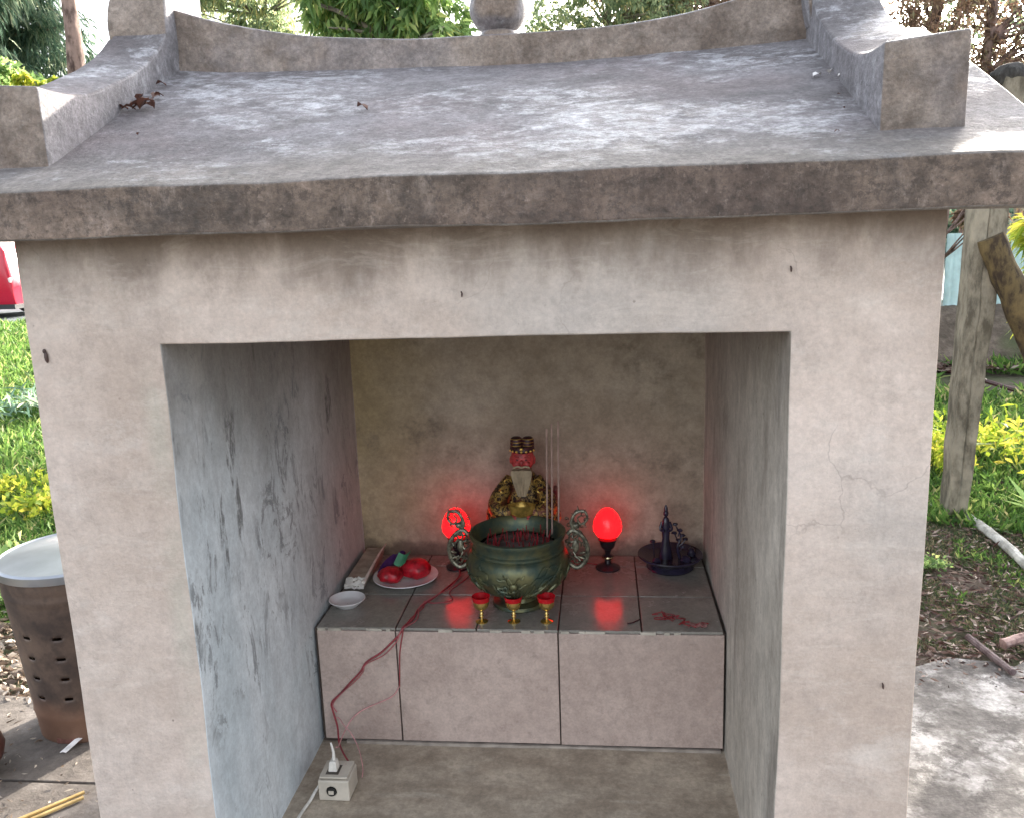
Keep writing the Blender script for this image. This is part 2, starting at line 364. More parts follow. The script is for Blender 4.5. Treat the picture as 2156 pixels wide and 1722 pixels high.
def unit(a): return a/(np.linalg.norm(a, axis=-1, keepdims=True)+1e-9)
def ptri(rows, x):
    for (x0, z0), (x1, z1) in zip(rows, rows[1:]):
        if x <= x1: t = max(0, min(1, (x-x0)/(x1-x0))); return z0+(z1-z0)*t
    return rows[-1][1]
def sm(rows, x, h=.05): return (ptri(rows, x-h)+ptri(rows, x)*2+ptri(rows, x+h))/4

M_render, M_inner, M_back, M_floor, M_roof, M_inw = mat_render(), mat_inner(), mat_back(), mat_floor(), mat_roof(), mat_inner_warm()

# ------------------------------------------------------------------ ground
def sheet(name, pts, z, mat, kind='structure', parent=None, thick=0, wob=0):
    m = MB(); n = len(pts); vs = [(x, y, z) for x, y in pts]; fs = [tuple(range(n))]
    if thick: vs += [(x, y, z-thick) for x, y in pts]; fs += [(i, i+n, (i+1) % n+n, (i+1) % n) for i in range(n)]
    m.add(vs, fs); o = m.build(name, mat, parent, smooth=False)
    if kind: o['kind'] = kind
    return o
M_soil = mat_ground(); M_pat = mat_patio(False); M_patd = mat_patio(True)
gm = MB(); gN = 60
def gz(x, y): return 0.0
sheet('ground', [(-150, -60), (150, -60), (150, 240), (-150, 240)], -.012, M_soil)
# right patio: broken far edge
edge = [(2.6, 1.46)]+[(2.6-.06*i, 1.50+.05*noise.noise(Vector((i*.9, 0, 0)))+.10*noise.noise(Vector((i*.23, 3, 0)))) for i in range(1, 32)]
pr = edge+[(.70, 1.45), (.70, -3.5), (2.6, -3.5)]
sheet('patio', pr, .028, M_pat, thick=.06)
sheet('patio', [(-.72, -3.5), (.69, -3.5), (.69, -.02), (-.72, -.02)], .026, M_pat, thick=.06)
lp = bpy.data.objects.new('paving', None); S.collection.objects.link(lp); lp['kind'] = 'structure'
for (a, b, c, d) in [(-2.3, -.76, .724, 1.16), (-2.3, -.76, -.25, .712), (-2.3, -.76, -1.2, -.262), (-2.3, -.76, -3.5, -1.212)]:
    top = [(a+(b-a)*i/14, d+(.03*noise.noise(Vector((i*.7, d, 0))) if d > 1 else .003*noise.noise(Vector((i*.7, d, 5))))) for i in range(15)]
    sheet('paving_slab', [(b, c), *top[::-1], (a, c)][::-1], .026, M_patd, None, lp, .05)
M_road = plain('asphalt_road', (.10, .115, .125), .8, scale=4)
sheet('road', [(-70, 13.6), (60, 13.6), (60, 19.5), (-70, 19.5)], .004, M_road)

# ------------------------------------------------------------------ the shrine
XoL, XoR, XiL, XiR, ZL, Da, Db, Zt, Zf = -.7444, .7123, -.5145, .4949, 1.3725, .5833, 1.0774, .5836, .2679
shrine = thing('shrine', 'grey-pink cement roadside shrine with curved temple roof and an open altar niche', 'shrine', (0, .55, 0))
def cellsolid(xs, ys, zs, occ, step, matf):
    def sub(a):
        o = []
        for p, q in zip(a, a[1:]): n = max(1, round((q-p)/step)); o += [p+(q-p)*i/n for i in range(n)]
        return np.array(o+[a[-1]])
    X, Y, Z = sub(xs), sub(ys), sub(zs); cx, cy, cz = [(a[1:]+a[:-1])/2 for a in (X, Y, Z)]
    O = np.zeros((len(cx)+2, len(cy)+2, len(cz)+2), bool)
    for i, x in enumerate(cx):
        for j, y in enumerate(cy):
            for k, z in enumerate(cz): O[i+1, j+1, k+1] = occ(x, y, z)
    idx = {}; m = MB()
    def V(i, j, k):
        if (i, j, k) not in idx: idx[(i, j, k)] = len(m.v); m.v.append((X[i], Y[j], Z[k]))
        return idx[(i, j, k)]
    for ax in range(3):
        d = np.diff(O.astype(int), axis=ax); W = np.argwhere(d != 0)
        for w_ in W:
            i, j, k = w_; s = d[i, j, k]
            if ax == 0: q = [(i, j-1, k-1), (i, j, k-1), (i, j, k), (i, j-1, k)]
            elif ax == 1: q = [(i-1, j, k-1), (i-1, j, k), (i, j, k), (i, j, k-1)]
            else: q = [(i-1, j-1, k), (i, j-1, k), (i, j, k), (i-1, j, k)]
            if s > 0: q = q[::-1]
            f = tuple(V(*a) for a in q); m.f.append(f); c = sum((Vector(m.v[a]) for a in f), Vector())/4; m.mi.append(matf(c, ax, s))
    return m
def occ(x, y, z):
    if z < Zf: return True
    if z > ZL: return y < .2 or y > Db or x < XiL or x > XiR or z > 1.50
    return x < XiL or x > XiR or y > Db
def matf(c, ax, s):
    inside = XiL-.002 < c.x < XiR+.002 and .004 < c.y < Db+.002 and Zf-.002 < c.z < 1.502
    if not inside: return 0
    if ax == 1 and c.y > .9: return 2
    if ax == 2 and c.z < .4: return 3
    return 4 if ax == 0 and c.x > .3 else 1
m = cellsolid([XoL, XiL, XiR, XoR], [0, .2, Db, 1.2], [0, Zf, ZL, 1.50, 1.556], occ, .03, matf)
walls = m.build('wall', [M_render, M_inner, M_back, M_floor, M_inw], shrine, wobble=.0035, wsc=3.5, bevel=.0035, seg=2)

YR = .60
PROF = [(0, 0), (.12, .043), (.258, .103), (.418, .175), (.55, .232), (.69, .292)]
def roof_z(x, y):
    u = (y+.09) if y <= YR else (2*YR+.09-y); z = 1.6197+sm(PROF, u, .03) if u > .03 else 1.6197+u*.33
    return z-.022*(1-min(1, (x/.7)**2))*max(0, u/.64)
def roof_fn(a, b, c):
    x = -.89+1.75*a; y = -.09+(2*YR+.18)*b; zb = 1.546; zt = roof_z(x, y)
    z = zb+(zt-zb)*c; v = Vector((x, y, z)); return v+noise.noise_vector(v*4)*.004+noise.noise_vector(v*13)*.0012
MB().mapbox(110, 70, 3, roof_fn).build('roof', M_roof, shrine, bevel=.005, seg=2)
RT = [(-.72, 2.025), (-.632, 1.994), (-.53, 1.968), (-.398, 1.946), (-.195, 1.930), (.053, 1.928), (.247, 1.936), (.39, 1.951), (.48, 1.968), (.56, 1.99), (.66, 2.03)]
def ridge_fn(a, b, c):
    x = -.70+1.33*a; y = .555+.09*b; v = Vector((x, y, 1.83+(sm(RT, x, .04)-1.83)*c)); return v+noise.noise_vector(v*5)*.004
MB().mapbox(60, 4, 6, ridge_fn).build('ridge', M_roof, shrine, bevel=.005, seg=2)
# sloping end ribs: block at the eave, dip, upswept post at the ridge
RIB = [(.028, 1.786), (.06, 1.784), (.118, 1.785), (.184, 1.797), (.257, 1.820), (.347, 1.852), (.43, 1.893), (.49, 1.935), (.52, 1.965), (.545, 2.02), (.58, 2.10), (.62, 2.15), (.70, 2.13)]
def rib(xa, xb, xa2, xb2, outer):
    def fn(a, b, c):
        y = .026+(.70-.026)*b; u = min(1, b/.75); xl = xa+(xa2-xa)*u; xr = xb+(xb2-xb)*u; x = xl+(xr-xl)*a
        zt = sm(RIB, y, .02); zt += .012*(a if outer > 0 else 1-a)*(1 if y < .5 else 0)
        zb = roof_z(x, min(y, YR))-.03
        v = Vector((x, y, zb+(zt-zb)*c)); return v+noise.noise_vector(v*6)*.003
    m = MB().mapbox(6, 48, 8, fn)
    def post(a, b, c):
        z = 1.90+.25*c; bul = .012*math.sin(min(1, c*1.6)*math.pi); x0, x1 = xa2-bul, xb2+bul*.3; x = x0+(x1-x0)*a
        y = .515+.02*c-bul*.9+(.17)*b; v = Vector((x, y, z)); return v+noise.noise_vector(v*6)*.004
    m2 = MB().mapbox(6, 8, 14, post)
    r = m.build('end_rib', M_roof, shrine, bevel=.005, seg=2)
    o = m2.build('post', M_roof, r, bevel=.012, seg=3)
    return r
rib(-.80, -.680, -.812, -.692, -1); rib(.618, .738, .622, .742, 1)
rb = MB().ball((0, .60, 1.990), (.0605, .0605, .060), 40, 26, nz=.03); rb.lathe((0, .6, 1.915), [(.042, 0), (.040, .022), (.034, .030)], 24)
rb.build('finial', M_roof, shrine)

# altar step with separate tiles
M_grout = plain('grout', (.07, .05, .04), .9)
M_tt = mat_tile('glazed_top_tile', (.23, .215, .19), (.31, .29, .255), .10)
M_ft = mat_tile('glazed_front_tile', (.40, .305, .265), (.51, .40, .35), .22)
altar = MB().box((XiL+.004, Da+.006, Zf-.01), (XiR-.004, Db-.004, Zt-.004)).build('altar', M_grout, shrine)
tcache = {}
def tile(cx, cy, cz, sx, sy, sz, mat):
    key = (round(sx, 3), round(sy, 3), round(sz, 3), mat.name)
    if key not in tcache:
        o = MB().box((-sx/2, -sy/2, -sz/2), (sx/2, sy/2, sz/2)).build('tile', mat, altar, bevel=.0012, seg=2); o.data.transform(Matrix.Translation(wloc(altar))); tcache[key] = o
    else: o = tcache[key].copy(); S.collection.objects.link(o)
    o.location = Vector((cx, cy, cz))-wloc(altar); o.rotation_euler = (R(random.uniform(-.25, .25)), R(random.uniform(-.25, .25)), 0)
xj = [XiL+.008, -.305, -.105, .095, .295, XiR-.007]; yj = [Da+.001, .7835, .9835, Db-.012]
for i in range(5):
    for j in range(3):
        tile((xj[i]+xj[i+1])/2, (yj[j]+yj[j+1])/2, Zt-.003, xj[i+1]-xj[i]-.0035, yj[j+1]-yj[j]-.0035, .007, M_tt)
xf = [XiL+.009, -.305, .095, XiR-.004]
for i in range(3): tile((xf[i]+xf[i+1])/2, Da+.003, (Zf+Zt)/2+.002, xf[i+1]-xf[i]-.0035, .007, Zt-Zf-.018, M_ft)
gm = MB()
for k in range(34):
    x = -.505+k*.0305+random.uniform(-.01, .01)
    if random.random() < .55 and x < .38 and abs(x+.28) > .04: l = random.uniform(.01, .04); gm.box((x, Da-.002, Zt-.0055-random.random()*.002), (x+l, Da+.004, Zt-.0005), taper=.0005)
tag(gm.build('grout_chips', plain('white_grout', (.42, .38, .32), .9), altar, wobble=.0012, wsc=80), kind='stuff')
gm = MB().box((-.45, Da-.004, Zf-.001), (XiR-.01, Da+.004, Zf+.007)); gm.build('skirting_grout', plain('pale_grout', (.33, .28, .24), .9), altar, wobble=.001, wsc=60)

# ------------------------------------------------------------------ offerings on the altar
T = Zt+.0012
M_bronze = None
def mat_bronze():
    t = NT('patinated_bronze'); v = t.tc.outputs['Object']; n = t.noise(14, 7, v, .65)
    c = t.mix(t.ss(n, .35, .62), (.055, .085, .068), (.15, .145, .07)); c = t.mix(t.math('MULTIPLY', t.ss(t.noise(40, 6, v), .5, .68), .5), c, (.03, .045, .04))
    return t.out(c, t.ss(n, .3, .7, (.5, .36)), t.bump(t.noise(120, 4, v), .3, .001), .6)
M_bronze = mat_bronze(); M_hand = plain('worn_bronze_handle', (.16, .15, .11), .38, .6, .6, 120)
bx, by = -.012, .74
burner = thing('incense_burner', 'big round green-bronze incense burner with dragon relief and curly handles', 'incense burner', (bx, by, T))
prof = [(.066, 0), (.070, .004), (.068, .012), (.052, .020), (.048, .030), (.060, .040)]
MB().lathe((bx, by, T), prof, 64).build('foot', M_bronze, burner)
bp = [(.055, .036), (.085, .046), (.112, .064), (.127, .088), (.1315, .112), (.129, .132), (.123, .145), (.1165, .150), (.1195, .154), (.1195, .159), (.115, .163), (.115, .172), (.121, .184), (.1235, .190), (.1235, .195), (.118, .197), (.114, .194), (.108, .180), (.105, .168), (.100, .160)]
MB().lathe((bx, by, T), bp, 96, cap=False).build('bowl', M_bronze, burner)
ash = MB(); vs = []
ash.lathe((bx, by, T), [(.104, .150), (.09, .158), (.05, .163), (.001, .165)], 40); ash.build('ash', plain('incense_ash', (.12, .085, .08), .95, var=.5), burner, wobble=.002, wsc=60)
st = MB()
for k in range(70):
    a = random.uniform(0, 6.28); r = .085*math.sqrt(random.random()); x, y = bx+r*math.cos(a), by+r*math.sin(a); h = random.uniform(.008, .03)
    st.tube([(x, y, T+.155), (x+random.uniform(-.006, .006), y+random.uniform(-.006, .006), T+.163+h)], .0013, 5)
tag(st.build('stick_stub', plain('red_joss_stub', (.26, .012, .018), .7), burner), kind='stuff')
# relief dragon and waves on the belly
def belly(u, h, out=.002):
    r = ptri([(b, a) for a, b in bp[:8]], h)+out; return (bx+r*math.sin(u), by-r*math.cos(u), T+h)
rl = MB()
for k in range(26):
    u0 = random.uniform(-.95, .95); h0 = random.uniform(.05, .12); sgn = -1 if u0 < 0 else 1
    pts = [belly(u0+sgn*.05*i+.02*math.sin(i*1.7+k), min(.138, max(.045, h0+.009*i*(1-.12*i)+.003*math.sin(i*2+k)))) for i in range(7)]
    rl.tube(curve(pts, 3), [.0032*(1-.6*abs(i/18-.4)) for i in range(19)], 5)
for k in range(9):
    u = -.35+.0875*k; rl.tube(curve([belly(u*.25, .052), belly(u*.7, .066), belly(u, .085), belly(u*1.15, .10)], 3), .0018, 5)
for k in range(14):
    u = 1.1+k*.3; rl.tube(curve([belly(u+.1*math.cos(a), .095+.022*math.sin(a)) for a in np.linspace(0, 5.2, 8)], 2), .002, 5)
rl.ball(belly(0, .10, .004), (.010, .006, .009), 10, 8); rl.ball(belly(0, .085, .004), (.006, .005, .005), 8, 6)
for s in (-1, 1): rl.tube(curve([belly(s*.03, .108), belly(s*.10, .122), belly(s*.16, .118), belly(s*.2, .128)], 3), .002, 5)
rl.build('relief', M_bronze, burner)
for s in (-1, 1):
    hd = MB(); X = lambda x, z, y=0: (bx+s*x, by+y, z)
    hd.tube(curve([X(.122, .700), X(.150, .682), X(.172, .700), X(.178, .735), X(.166, .765), X(.142, .782), X(.128, .772)], 5), [.006]*31, 8)
    hd.tube(curve([X(.150, .770), X(.138, .800), X(.150, .828), X(.172, .832), X(.178, .812), X(.164, .798), X(.154, .812), X(.163, .822)], 5), [.0055-.0001*i for i in range(36)], 8)
    for k in range(9):
        a = k*.7; c = X(.152+.018*math.cos(a), .735+.035*math.sin(a), random.uniform(-.008, .008)); hd.tube(curve([c, (c[0]+s*.010*math.cos(a+1), c[1]+.006, c[2]+.012*math.sin(a+1)), (c[0]+s*.016*math.cos(a+2), c[1]-.004, c[2]+.014*math.sin(a+2)), (c[0]+s*.008*math.cos(a+3.2), c[1], c[2]+.012*math.sin(a+3))], 3), .0026, 6)
    for k in range(7):
        a = k*.9; c = X(.160+.016*math.cos(a), .815+.02*math.sin(a)); hd.tube([c, (c[0]+s*.009*math.cos(a), c[1]+random.uniform(-.008, .008), c[2]+.012*math.sin(a))], [.003, .0008], 6)
    for k in range(16):
        a = k*1.3; q0 = X(.150+.024*math.cos(a), (.735 if k % 3 else .808)+.036*math.sin(a)*(1 if k % 3 else .6), .010*math.sin(k*2.1)); r0 = .006+.003*(k % 2)
        hd.tube(curve([(q0[0]+r0*math.cos(q)*(1-q/9), q0[1]+.002*q, q0[2]+r0*math.sin(q)*(1-q/9)) for q in np.linspace(0, 5.5, 7)], 2), .0017, 5)
    hd.ball(X(.150, .795), (.010, .008, .009), 10, 8); hd.ball(X(.148, .740), (.009, .007, .02), 10, 8)
    hd.build('handle', M_hand, burner)
# three joss sticks standing in the burner
M_joss = plain('joss_stick', (.36, .24, .20), .8)
for k, (x, top, lab) in enumerate([(.064, 1.030, 'left one of the three tall joss sticks behind the burner, shortest'), (.077, 1.043, 'middle one of the three tall joss sticks behind the burner'), (.094, 1.050, 'right one of the three tall joss sticks, nearest the right red lamp')]):
    j = MB().tube([(x-.004, .80, T+.155), (x-.001, .805, .9), (x+.001, .808, top)], .0025, 6).build('joss_stick', M_joss, None, (x, .80, T+.155))
    tag(j, lab, 'joss stick', 'tall joss sticks standing in the bronze burner')

# statue
def mat_robe():
    t = NT('gilded_robe'); v = t.tc.outputs['Object']; n = t.noise(70, 5, v, .7, 1.5)
    c = t.mix(t.ss(n, .46, .56), (.035, .018, .014), (.42, .26, .07)); c = t.mix(t.math('MULTIPLY', t.ss(t.noise(32, 3, v), .5, .6), .6), c, (.14, .015, .012))
    return t.out(c, .4, t.bump(n, .6, .003), .4)
M_gold = plain('gold_paint', (.62, .40, .10), .32, .7, .35, 60); M_black = plain('black_lacquer', (.05, .010, .012), .5, 0, .8, 90)
M_face = plain('red_face_paint', (.42, .045, .045), .5, 0, .4, 90); M_beard = plain('beard_white', (.34, .26, .17), .8); M_robe = mat_robe()
M_maroon = plain('maroon_lacquer', (.16, .012, .018), .4)
sx_, sy_ = -.011, .945
st = thing('deity_statue', 'small seated red-faced deity statue with white beard and gold robe behind the burner', 'statue', (sx_, sy_, T))
def X(x, y, z): return (sx_+x, sy_+y, z)
b = MB(); b.lathe(X(0, .01, T), [(.085, 0), (.088, .02), (.080, .03), (.082, .09), (.074, .12), (.060, .16), (.052, .21), (.047, .255), (.038, .276), (.024, .292), (.018, .312)], 40, sx=1, sy=.62)
b.build('body', M_robe, st, wobble=.003, wsc=40)
for s in (-1, 1):
    a = MB(); a.tube(curve([X(s*.036, 0, .862), X(s*.056, -.02, .830), X(s*.070, -.045, .795), X(s*.052, -.062, .778), X(s*.026, -.066, .784)], 5), [.013+.014*math.sin(min(1, i/17)*2.2) for i in range(21)], 14)
    a.ball(X(s*.083, -.03, .762), (.020, .022, .030), 16, 10)
    ar = a.build('sleeve', M_robe, st, wobble=.002, wsc=60)
    tr = MB()
    for k in range(5):
        c = X(s*(.040+.010*k), -.035-.009*k, .862-.022*k); tr.tube(curve([(c[0]+(.012-.0015*q)*math.cos(q+k), c[1]-.013+.003*math.sin(q*3), c[2]+(.010-.0012*q)*math.sin(q+k)) for q in np.linspace(0, 4.6, 7)], 2), .0016+.0008*(k % 2), 6)
    tr.tube(curve([X(s*.058, -.055, .75), X(s*.085, -.058, .742), X(s*.10, -.03, .755)], 4), .004, 8); tr.build('gold_trim', M_gold, ar)
h = MB().ball(X(0, -.012, .918), (.0325, .030, .036), 28, 20)
h.ball(X(0, -.043, .914), (.006, .007, .009), 10, 8); h.ball(X(-.031, -.01, .914), (.005, .006, .012), 8, 8); h.ball(X(.031, -.01, .914), (.005, .006, .012), 8, 8)
h.ball(X(-.014, -.036, .908), (.009, .006, .008), 10, 8); h.ball(X(.014, -.036, .908), (.009, .006, .008), 10, 8); h.ball(X(0, -.038, .898), (.010, .005, .003), 10, 6)
h.tube([X(-.022, -.036, .930), X(-.006, -.040, .927)], .0022, 6); h.tube([X(.022, -.036, .930), X(.006, -.040, .927)], .0022, 6)
hd = h.build('head', M_face, st)
e = MB()
for s in (-1, 1): e.ball(X(s*.012, -.0395, .921), (.0042, .002, .0018), 8, 6)
e.build('eye', M_black, hd)
b = MB(); b.mapbox(10, 4, 14, lambda u, v, w_: Vector(X((u-.5)*(.058*(1-.62*(1-w_)**1.5))*(1 if w_ < .95 else .9), -.058+.022*v-.006*math.sin(u*math.pi)+(1-w_)*.000+.0015*math.sin(u*28), .826+.072*w_-.004*abs(u-.5))))
b.build('beard', M_beard, st, smooth=True)
b = MB(); b.tube([X(-.022, -.045, .901), X(-.010, -.048, .905), X(0, -.048, .902), X(.010, -.048, .905), X(.022, -.045, .901)], .003, 6); b.build('moustache', M_beard, st)
c = MB(); c.lathe(X(0, -.008, .938), [(.0315, 0), (.034, .004), (.033, .012), (.030, .016)], 28, sy=.95); [c.lathe(X(q*.0155, -.008, .945), [(.0170, 0), (.0175, .010), (.0172, .022), (.0155, .029), (.010, .033), (.001, .034)], 18, cap=False) for q in (-1, 1)]
ct = c.build('hat', M_black, st)
c = MB()
for k in range(7):
    a = -1.2+.4*k; c.ball(X(.0335*math.sin(a), -.008-.0325*math.cos(a), .943), (.0035, .003, .0035), 8, 6)
c.ball(X(0, -.042, .951), (.005, .003, .005), 8, 6)
for q in (-1, 1):
    for k in range(3): c.tube(curve([X(q*.0155+.0165*math.sin(a), -.008-.0175*math.cos(a), .956+.009*k) for a in (-1.2, -.6, 0, .6, 1.2)], 3), .0011, 5)
c.build('hat_ornament', M_gold, ct)
i = MB(); i.lathe(X(0, -.078, .766), [(.006, 0), (.022, .004), (.033, .020), (.038, .042), (.033, .040), (.024, .034), (.018, .042), (.010, .050), (.001, .052)], 28, sx=1, sy=.55); i.build('gold_ingot', M_gold, st)
for s in (-1, 1):
    hn = MB(); hn.ball(X(s*.027, -.074, .774), (.008, .008, .009), 12, 8)
    for k in range(4): hn.tube(curve([X(s*.028, -.079, .780-.005*k), X(s*.022, -.092, .779-.005*k), X(s*.014, -.094, .777-.005*k)], 3), [.0025]*6+[.0018], 6)
    hn.tube(curve([X(s*.026, -.074, .782), X(s*.020, -.080, .789), X(s*.014, -.084, .790)], 3), .0026, 6); hn.build('hand', M_face, st)
k = MB(); k.box(X(-.092, .035, T), X(.092, .055, .80)); k.box(X(.078, -.01, .70), X(.094, .045, .825), taper=.003); k.box(X(-.094, -.01, .70), X(-.078, .045, .78), taper=.003); k.build('chair', M_maroon, st, bevel=.002)
fr = MB()
for k in range(5): fr.tube(curve([X(-.03+.015*k, -.040, .805-.002*k), X(-.032+.016*k, -.056, .72), X(-.034+.017*k, -.052, .62)], 3), .0035, 6)
fr.build('robe_fold', M_gold, st)

# lamps
M_bulb = bpy.data.materials.new('glowing_red_glass'); M_bulb.use_nodes = True; nb = M_bulb.node_tree.nodes['Principled BSDF']
nb.inputs['Base Color'].default_value = (.5, .01, .01, 1); nb.inputs['Emission Color'].default_value = (1, .0045, .007, 1); nb.inputs['Emission Strength'].default_value = .7; nb.inputs['Roughness'].default_value = .25
M_stand = plain('dark_lamp_stand', (.03, .022, .03), .3, .3)
def lamp(x, y, lab):
    l = thing('altar_lamp', lab, 'lamp', (x, y, T), group='red egg-shaped altar lamps')
    MB().lathe((x, y, T), [(.001, .091), (.014, .092), (.030, .098), (.0395, .113), (.0405, .125), (.0375, .142), (.029, .160), (.017, .173), (.008, .1775), (.001, .179)], 40, cap=False).build('bulb', M_bulb, l)
    MB().lathe((x, y, T), [(.034, 0), (.034, .004), (.024, .009), (.010, .016), (.008, .026), (.015, .032), (.015, .036), (.007, .042), (.010, .056), (.019, .064), (.022, .076), (.026, .088), (.013, .090)], 32).build('stand', M_stand, l)
    MB().lathe((x, y, T), [(.0155, .031), (.0165, .034), (.0155, .037)], 24, cap=False).build('ring', plain('brass', (.6, .5, .3), .25, .9), l)
    return l
la = lamp(.218, .972, 'lit red egg-shaped lamp on dark stand, standing clear right of the burner')
lb = copy_tree(la); lb.location = (-.211, .972, T); lb['label'] = 'lit red egg-shaped lamp half hidden behind the left dragon handle'

# goblets
M_cup = plain('cup_gold', (.85, .62, .22), .16, .95, .1); M_red = plain('red_enamel', (.45, .006, .012), .2)
def goblet(x, y, lab):
    g = thing('goblet', lab, 'cup', (x, y, T), group='gold stem cups in front of the burner')
    MB().lathe((x, y, T), [(.0155, 0), (.0155, .0015), (.010, .004), (.0035, .007), (.003, .012), (.006, .015), (.003, .019), (.0055, .022), (.003, .026), (.0035, .030), (.012, .034), (.018, .041), (.0195, .050), (.0205, .057), (.0195, .057), (.0185, .050), (.016, .044), (.001, .042)], 36, cap=False).build('bowl', M_cup, g)
    MB().lathe((x, y, T), [(.0196, .052), (.0212, .060), (.0226, .068), (.0216, .068), (.0202, .060), (.0186, .055), (.001, .054)], 36, cap=False).build('rim', M_red, g)
    return g
g0 = goblet(-.096, .626, 'gold stem cup with red rim, left of the three before the burner')
for x, y, l in [(-.016, .628, 'middle gold stem cup with red rim, under the burner dragon'), (.065, .630, 'gold stem cup with red rim, right of the three before the burner')]:
    c = copy_tree(g0); c.location = (x, y, T); c['label'] = l

# plate with red cakes
M_white = plain('white_porcelain', (.72, .70, .70), .2, 0, .06)
px, py = -.343, .878
pl = MB().lathe((px, py, T), [(.05, 0), (.055, .002), (.083, .010), (.091, .014), (.090, .016), (.080, .013), (.055, .005), (.001, .004)], 56, cap=False).build('plate', M_white, None, (px, py, T))
tag(pl, 'round white plate carrying the red cakes at the left of the altar', 'plate')
M_cake = plain('red_cake', (.38, .008, .018), .38, 0, .55, 45, .5)
for (x, y, rx, ry, rz, lab) in [(-.377, .848, .037, .030, .022, 'shiny red cake at the front left of the white plate'), (-.314, .880, .043, .036, .028, 'larger shiny red cake at the right of the white plate')]:
    c = MB().ball((x, y, T+.006+rz), (rx, ry, rz), 36, 22, nz=.12, nsc=30); c.v = [tuple(Vector(q)+noise.noise_vector(Vector(q)*70)*.0025) for q in c.v]; tag(c.build('red_cake', M_cake, None, (x, y, T+.006)), lab, 'cake', 'red cakes on the white plate')
lf = MB().mapbox(8, 8, 1, lambda u, v, w_: Vector((-.372+.034*u+.012*v, .865+.020*v, T+.052+.026*v-.010*math.sin(u*3.1)+.0012*w_+.006*u)))
tag(lf.build('banana_leaf', plain('leaf_green_cut', (.05, .22, .11), .5), None, (-.36, .87, T+.05)), 'small piece of green leaf lying on the red cakes', 'leaf')
pk = MB().mapbox(6, 8, 2, lambda u, v, w_: Vector((-.418+.035*u+.03*v, .862+.07*v, T+.020+.030*v+.010*w_+.006*math.sin(u*5+v*4))))
tag(pk.build('sweet_packet', plain('purple_foil', (.06, .02, .13), .3, .2), None, (-.40, .88, T+.02)), 'dark purple crinkled packet tucked between plate and paper bundle', 'packet')
jb = thing('paper_bundle', 'flat clear-wrapped bundle of joss paper leaning by the left wall', 'joss paper', (-.468, .92, T))
m = MB()
for k in range(7): m.mapbox(2, 8, 1, lambda u, v, w_: Vector((-.497+.003*k*.3+.050*u-.003*v+.001*math.sin(k*3), .812+.235*v+.002*math.sin(k*5), T+.0005+k*.0042+.0036*w_)))
m.build('paper_stack', plain('joss_paper', (.33, .28, .22), .6, 0, .3), jb)
m = MB().tube(curve([(-.4405, .797, T+.026), (-.439, .86, T+.034), (-.441, .96, T+.038), (-.438, 1.04, T+.042)], 5), [.005-.0002*i for i in range(16)], 7)
m.build('seal_strip', plain('white_plastic', (.62, .58, .52), .4), jb)
m = MB().mapbox(8, 6, 2, lambda u, v, w_: Vector((-.492+.054*u, .787+.026*v, T+.012+.016*v+.006*w_+.008*noise.noise(Vector((u*9, v*9, 0))))))
m.build('wrapper_end', plain('crumpled_clear_wrap', (.60, .57, .52), .25), jb)
sc_ = MB().lathe((-.462, .712, T), [(.028, 0), (.030, .002), (.040, .010), (.0475, .018), (.0465, .0195), (.044, .0185), (.036, .008), (.028, .005), (.001, .004)], 48, cap=False).build('saucer', M_white, None, (-.462, .712, T))
tag(sc_, 'small empty white saucer at the front left corner of the altar', 'saucer')

# dark dish with little figure and tree
M_ind = plain('dark_blue_glaze', (.022, .018, .038), .25, 0, .4, 20)
dx, dy = .392, .980
d = thing('incense_dish', 'dark blue-black round dish with a slim figure and little tree, right rear of altar', 'incense holder', (dx, dy, T))
MB().lathe((dx, dy, T), [(.062, 0), (.066, .004), (.058, .012), (.060, .018), (.080, .028), (.090, .038), (.0895, .042), (.082, .038), (.06, .030), (.001, .028)], 56, cap=False).build('dish', M_ind, d)
f = MB(); f.lathe((dx-.012, dy, T), [(.020, .028), (.017, .05), (.010, .085), (.011, .115), (.0125, .130), (.008, .145), (.004, .150)], 18, sy=.8); f.ball((dx-.012, dy-.001, T+.160), (.0075, .0075, .010), 14, 10); f.lathe((dx-.012, dy, T+.168), [(.006, 0), (.005, .008), (.002, .016)], 12)
for s in (-1, 1): f.tube(curve([(dx-.012+s*.010, dy, T+.135), (dx-.012+s*.016, dy-.006, T+.115), (dx-.012+s*.004, dy-.014, T+.112)], 4), [.0042]*4+[.0035]*5, 8)
f.build('figure', M_ind, d)
f = MB(); f.tube(curve([(dx+.028, dy, T+.026), (dx+.020, dy, T+.06), (dx+.030, dy, T+.09), (dx+.018, dy, T+.12)], 4), [.005-.0003*i for i in range(13)], 8); tk = f.build('tree_stem', M_ind, d)
for (a, c) in [(.014, .128), (.026, .112), (.034, .096), (.012, .100), (.042, .082), (.024, .080), (.034, .062), (-.048, .075)]:
    x = dx+a; f = MB().ball((x, dy+random.uniform(-.008, .008), T+c), (.008, .007, .0045), 10, 6, nz=.3, nsc=50)
    f.tube([(x, dy, T+c), (x*.5+.5*(dx+(.022 if a > 0 else -.044)), dy, T+c-.012), (dx+(.022 if a > 0 else -.044), dy, T+(c-.02 if a > 0 else .03))], .0018, 5); f.build('tree_pad', M_ind, d)
for c_, r_ in [((.04, -.03, .036), (.016, .012, .012)), ((-.04, -.035, .034), (.012, .010, .009)), ((.06, .01, .04), (.012, .012, .016))]:
    MB().ball((dx+c_[0], dy+c_[1], T+c_[2]), r_, 12, 8, nz=.3).build('rock', M_ind, d)
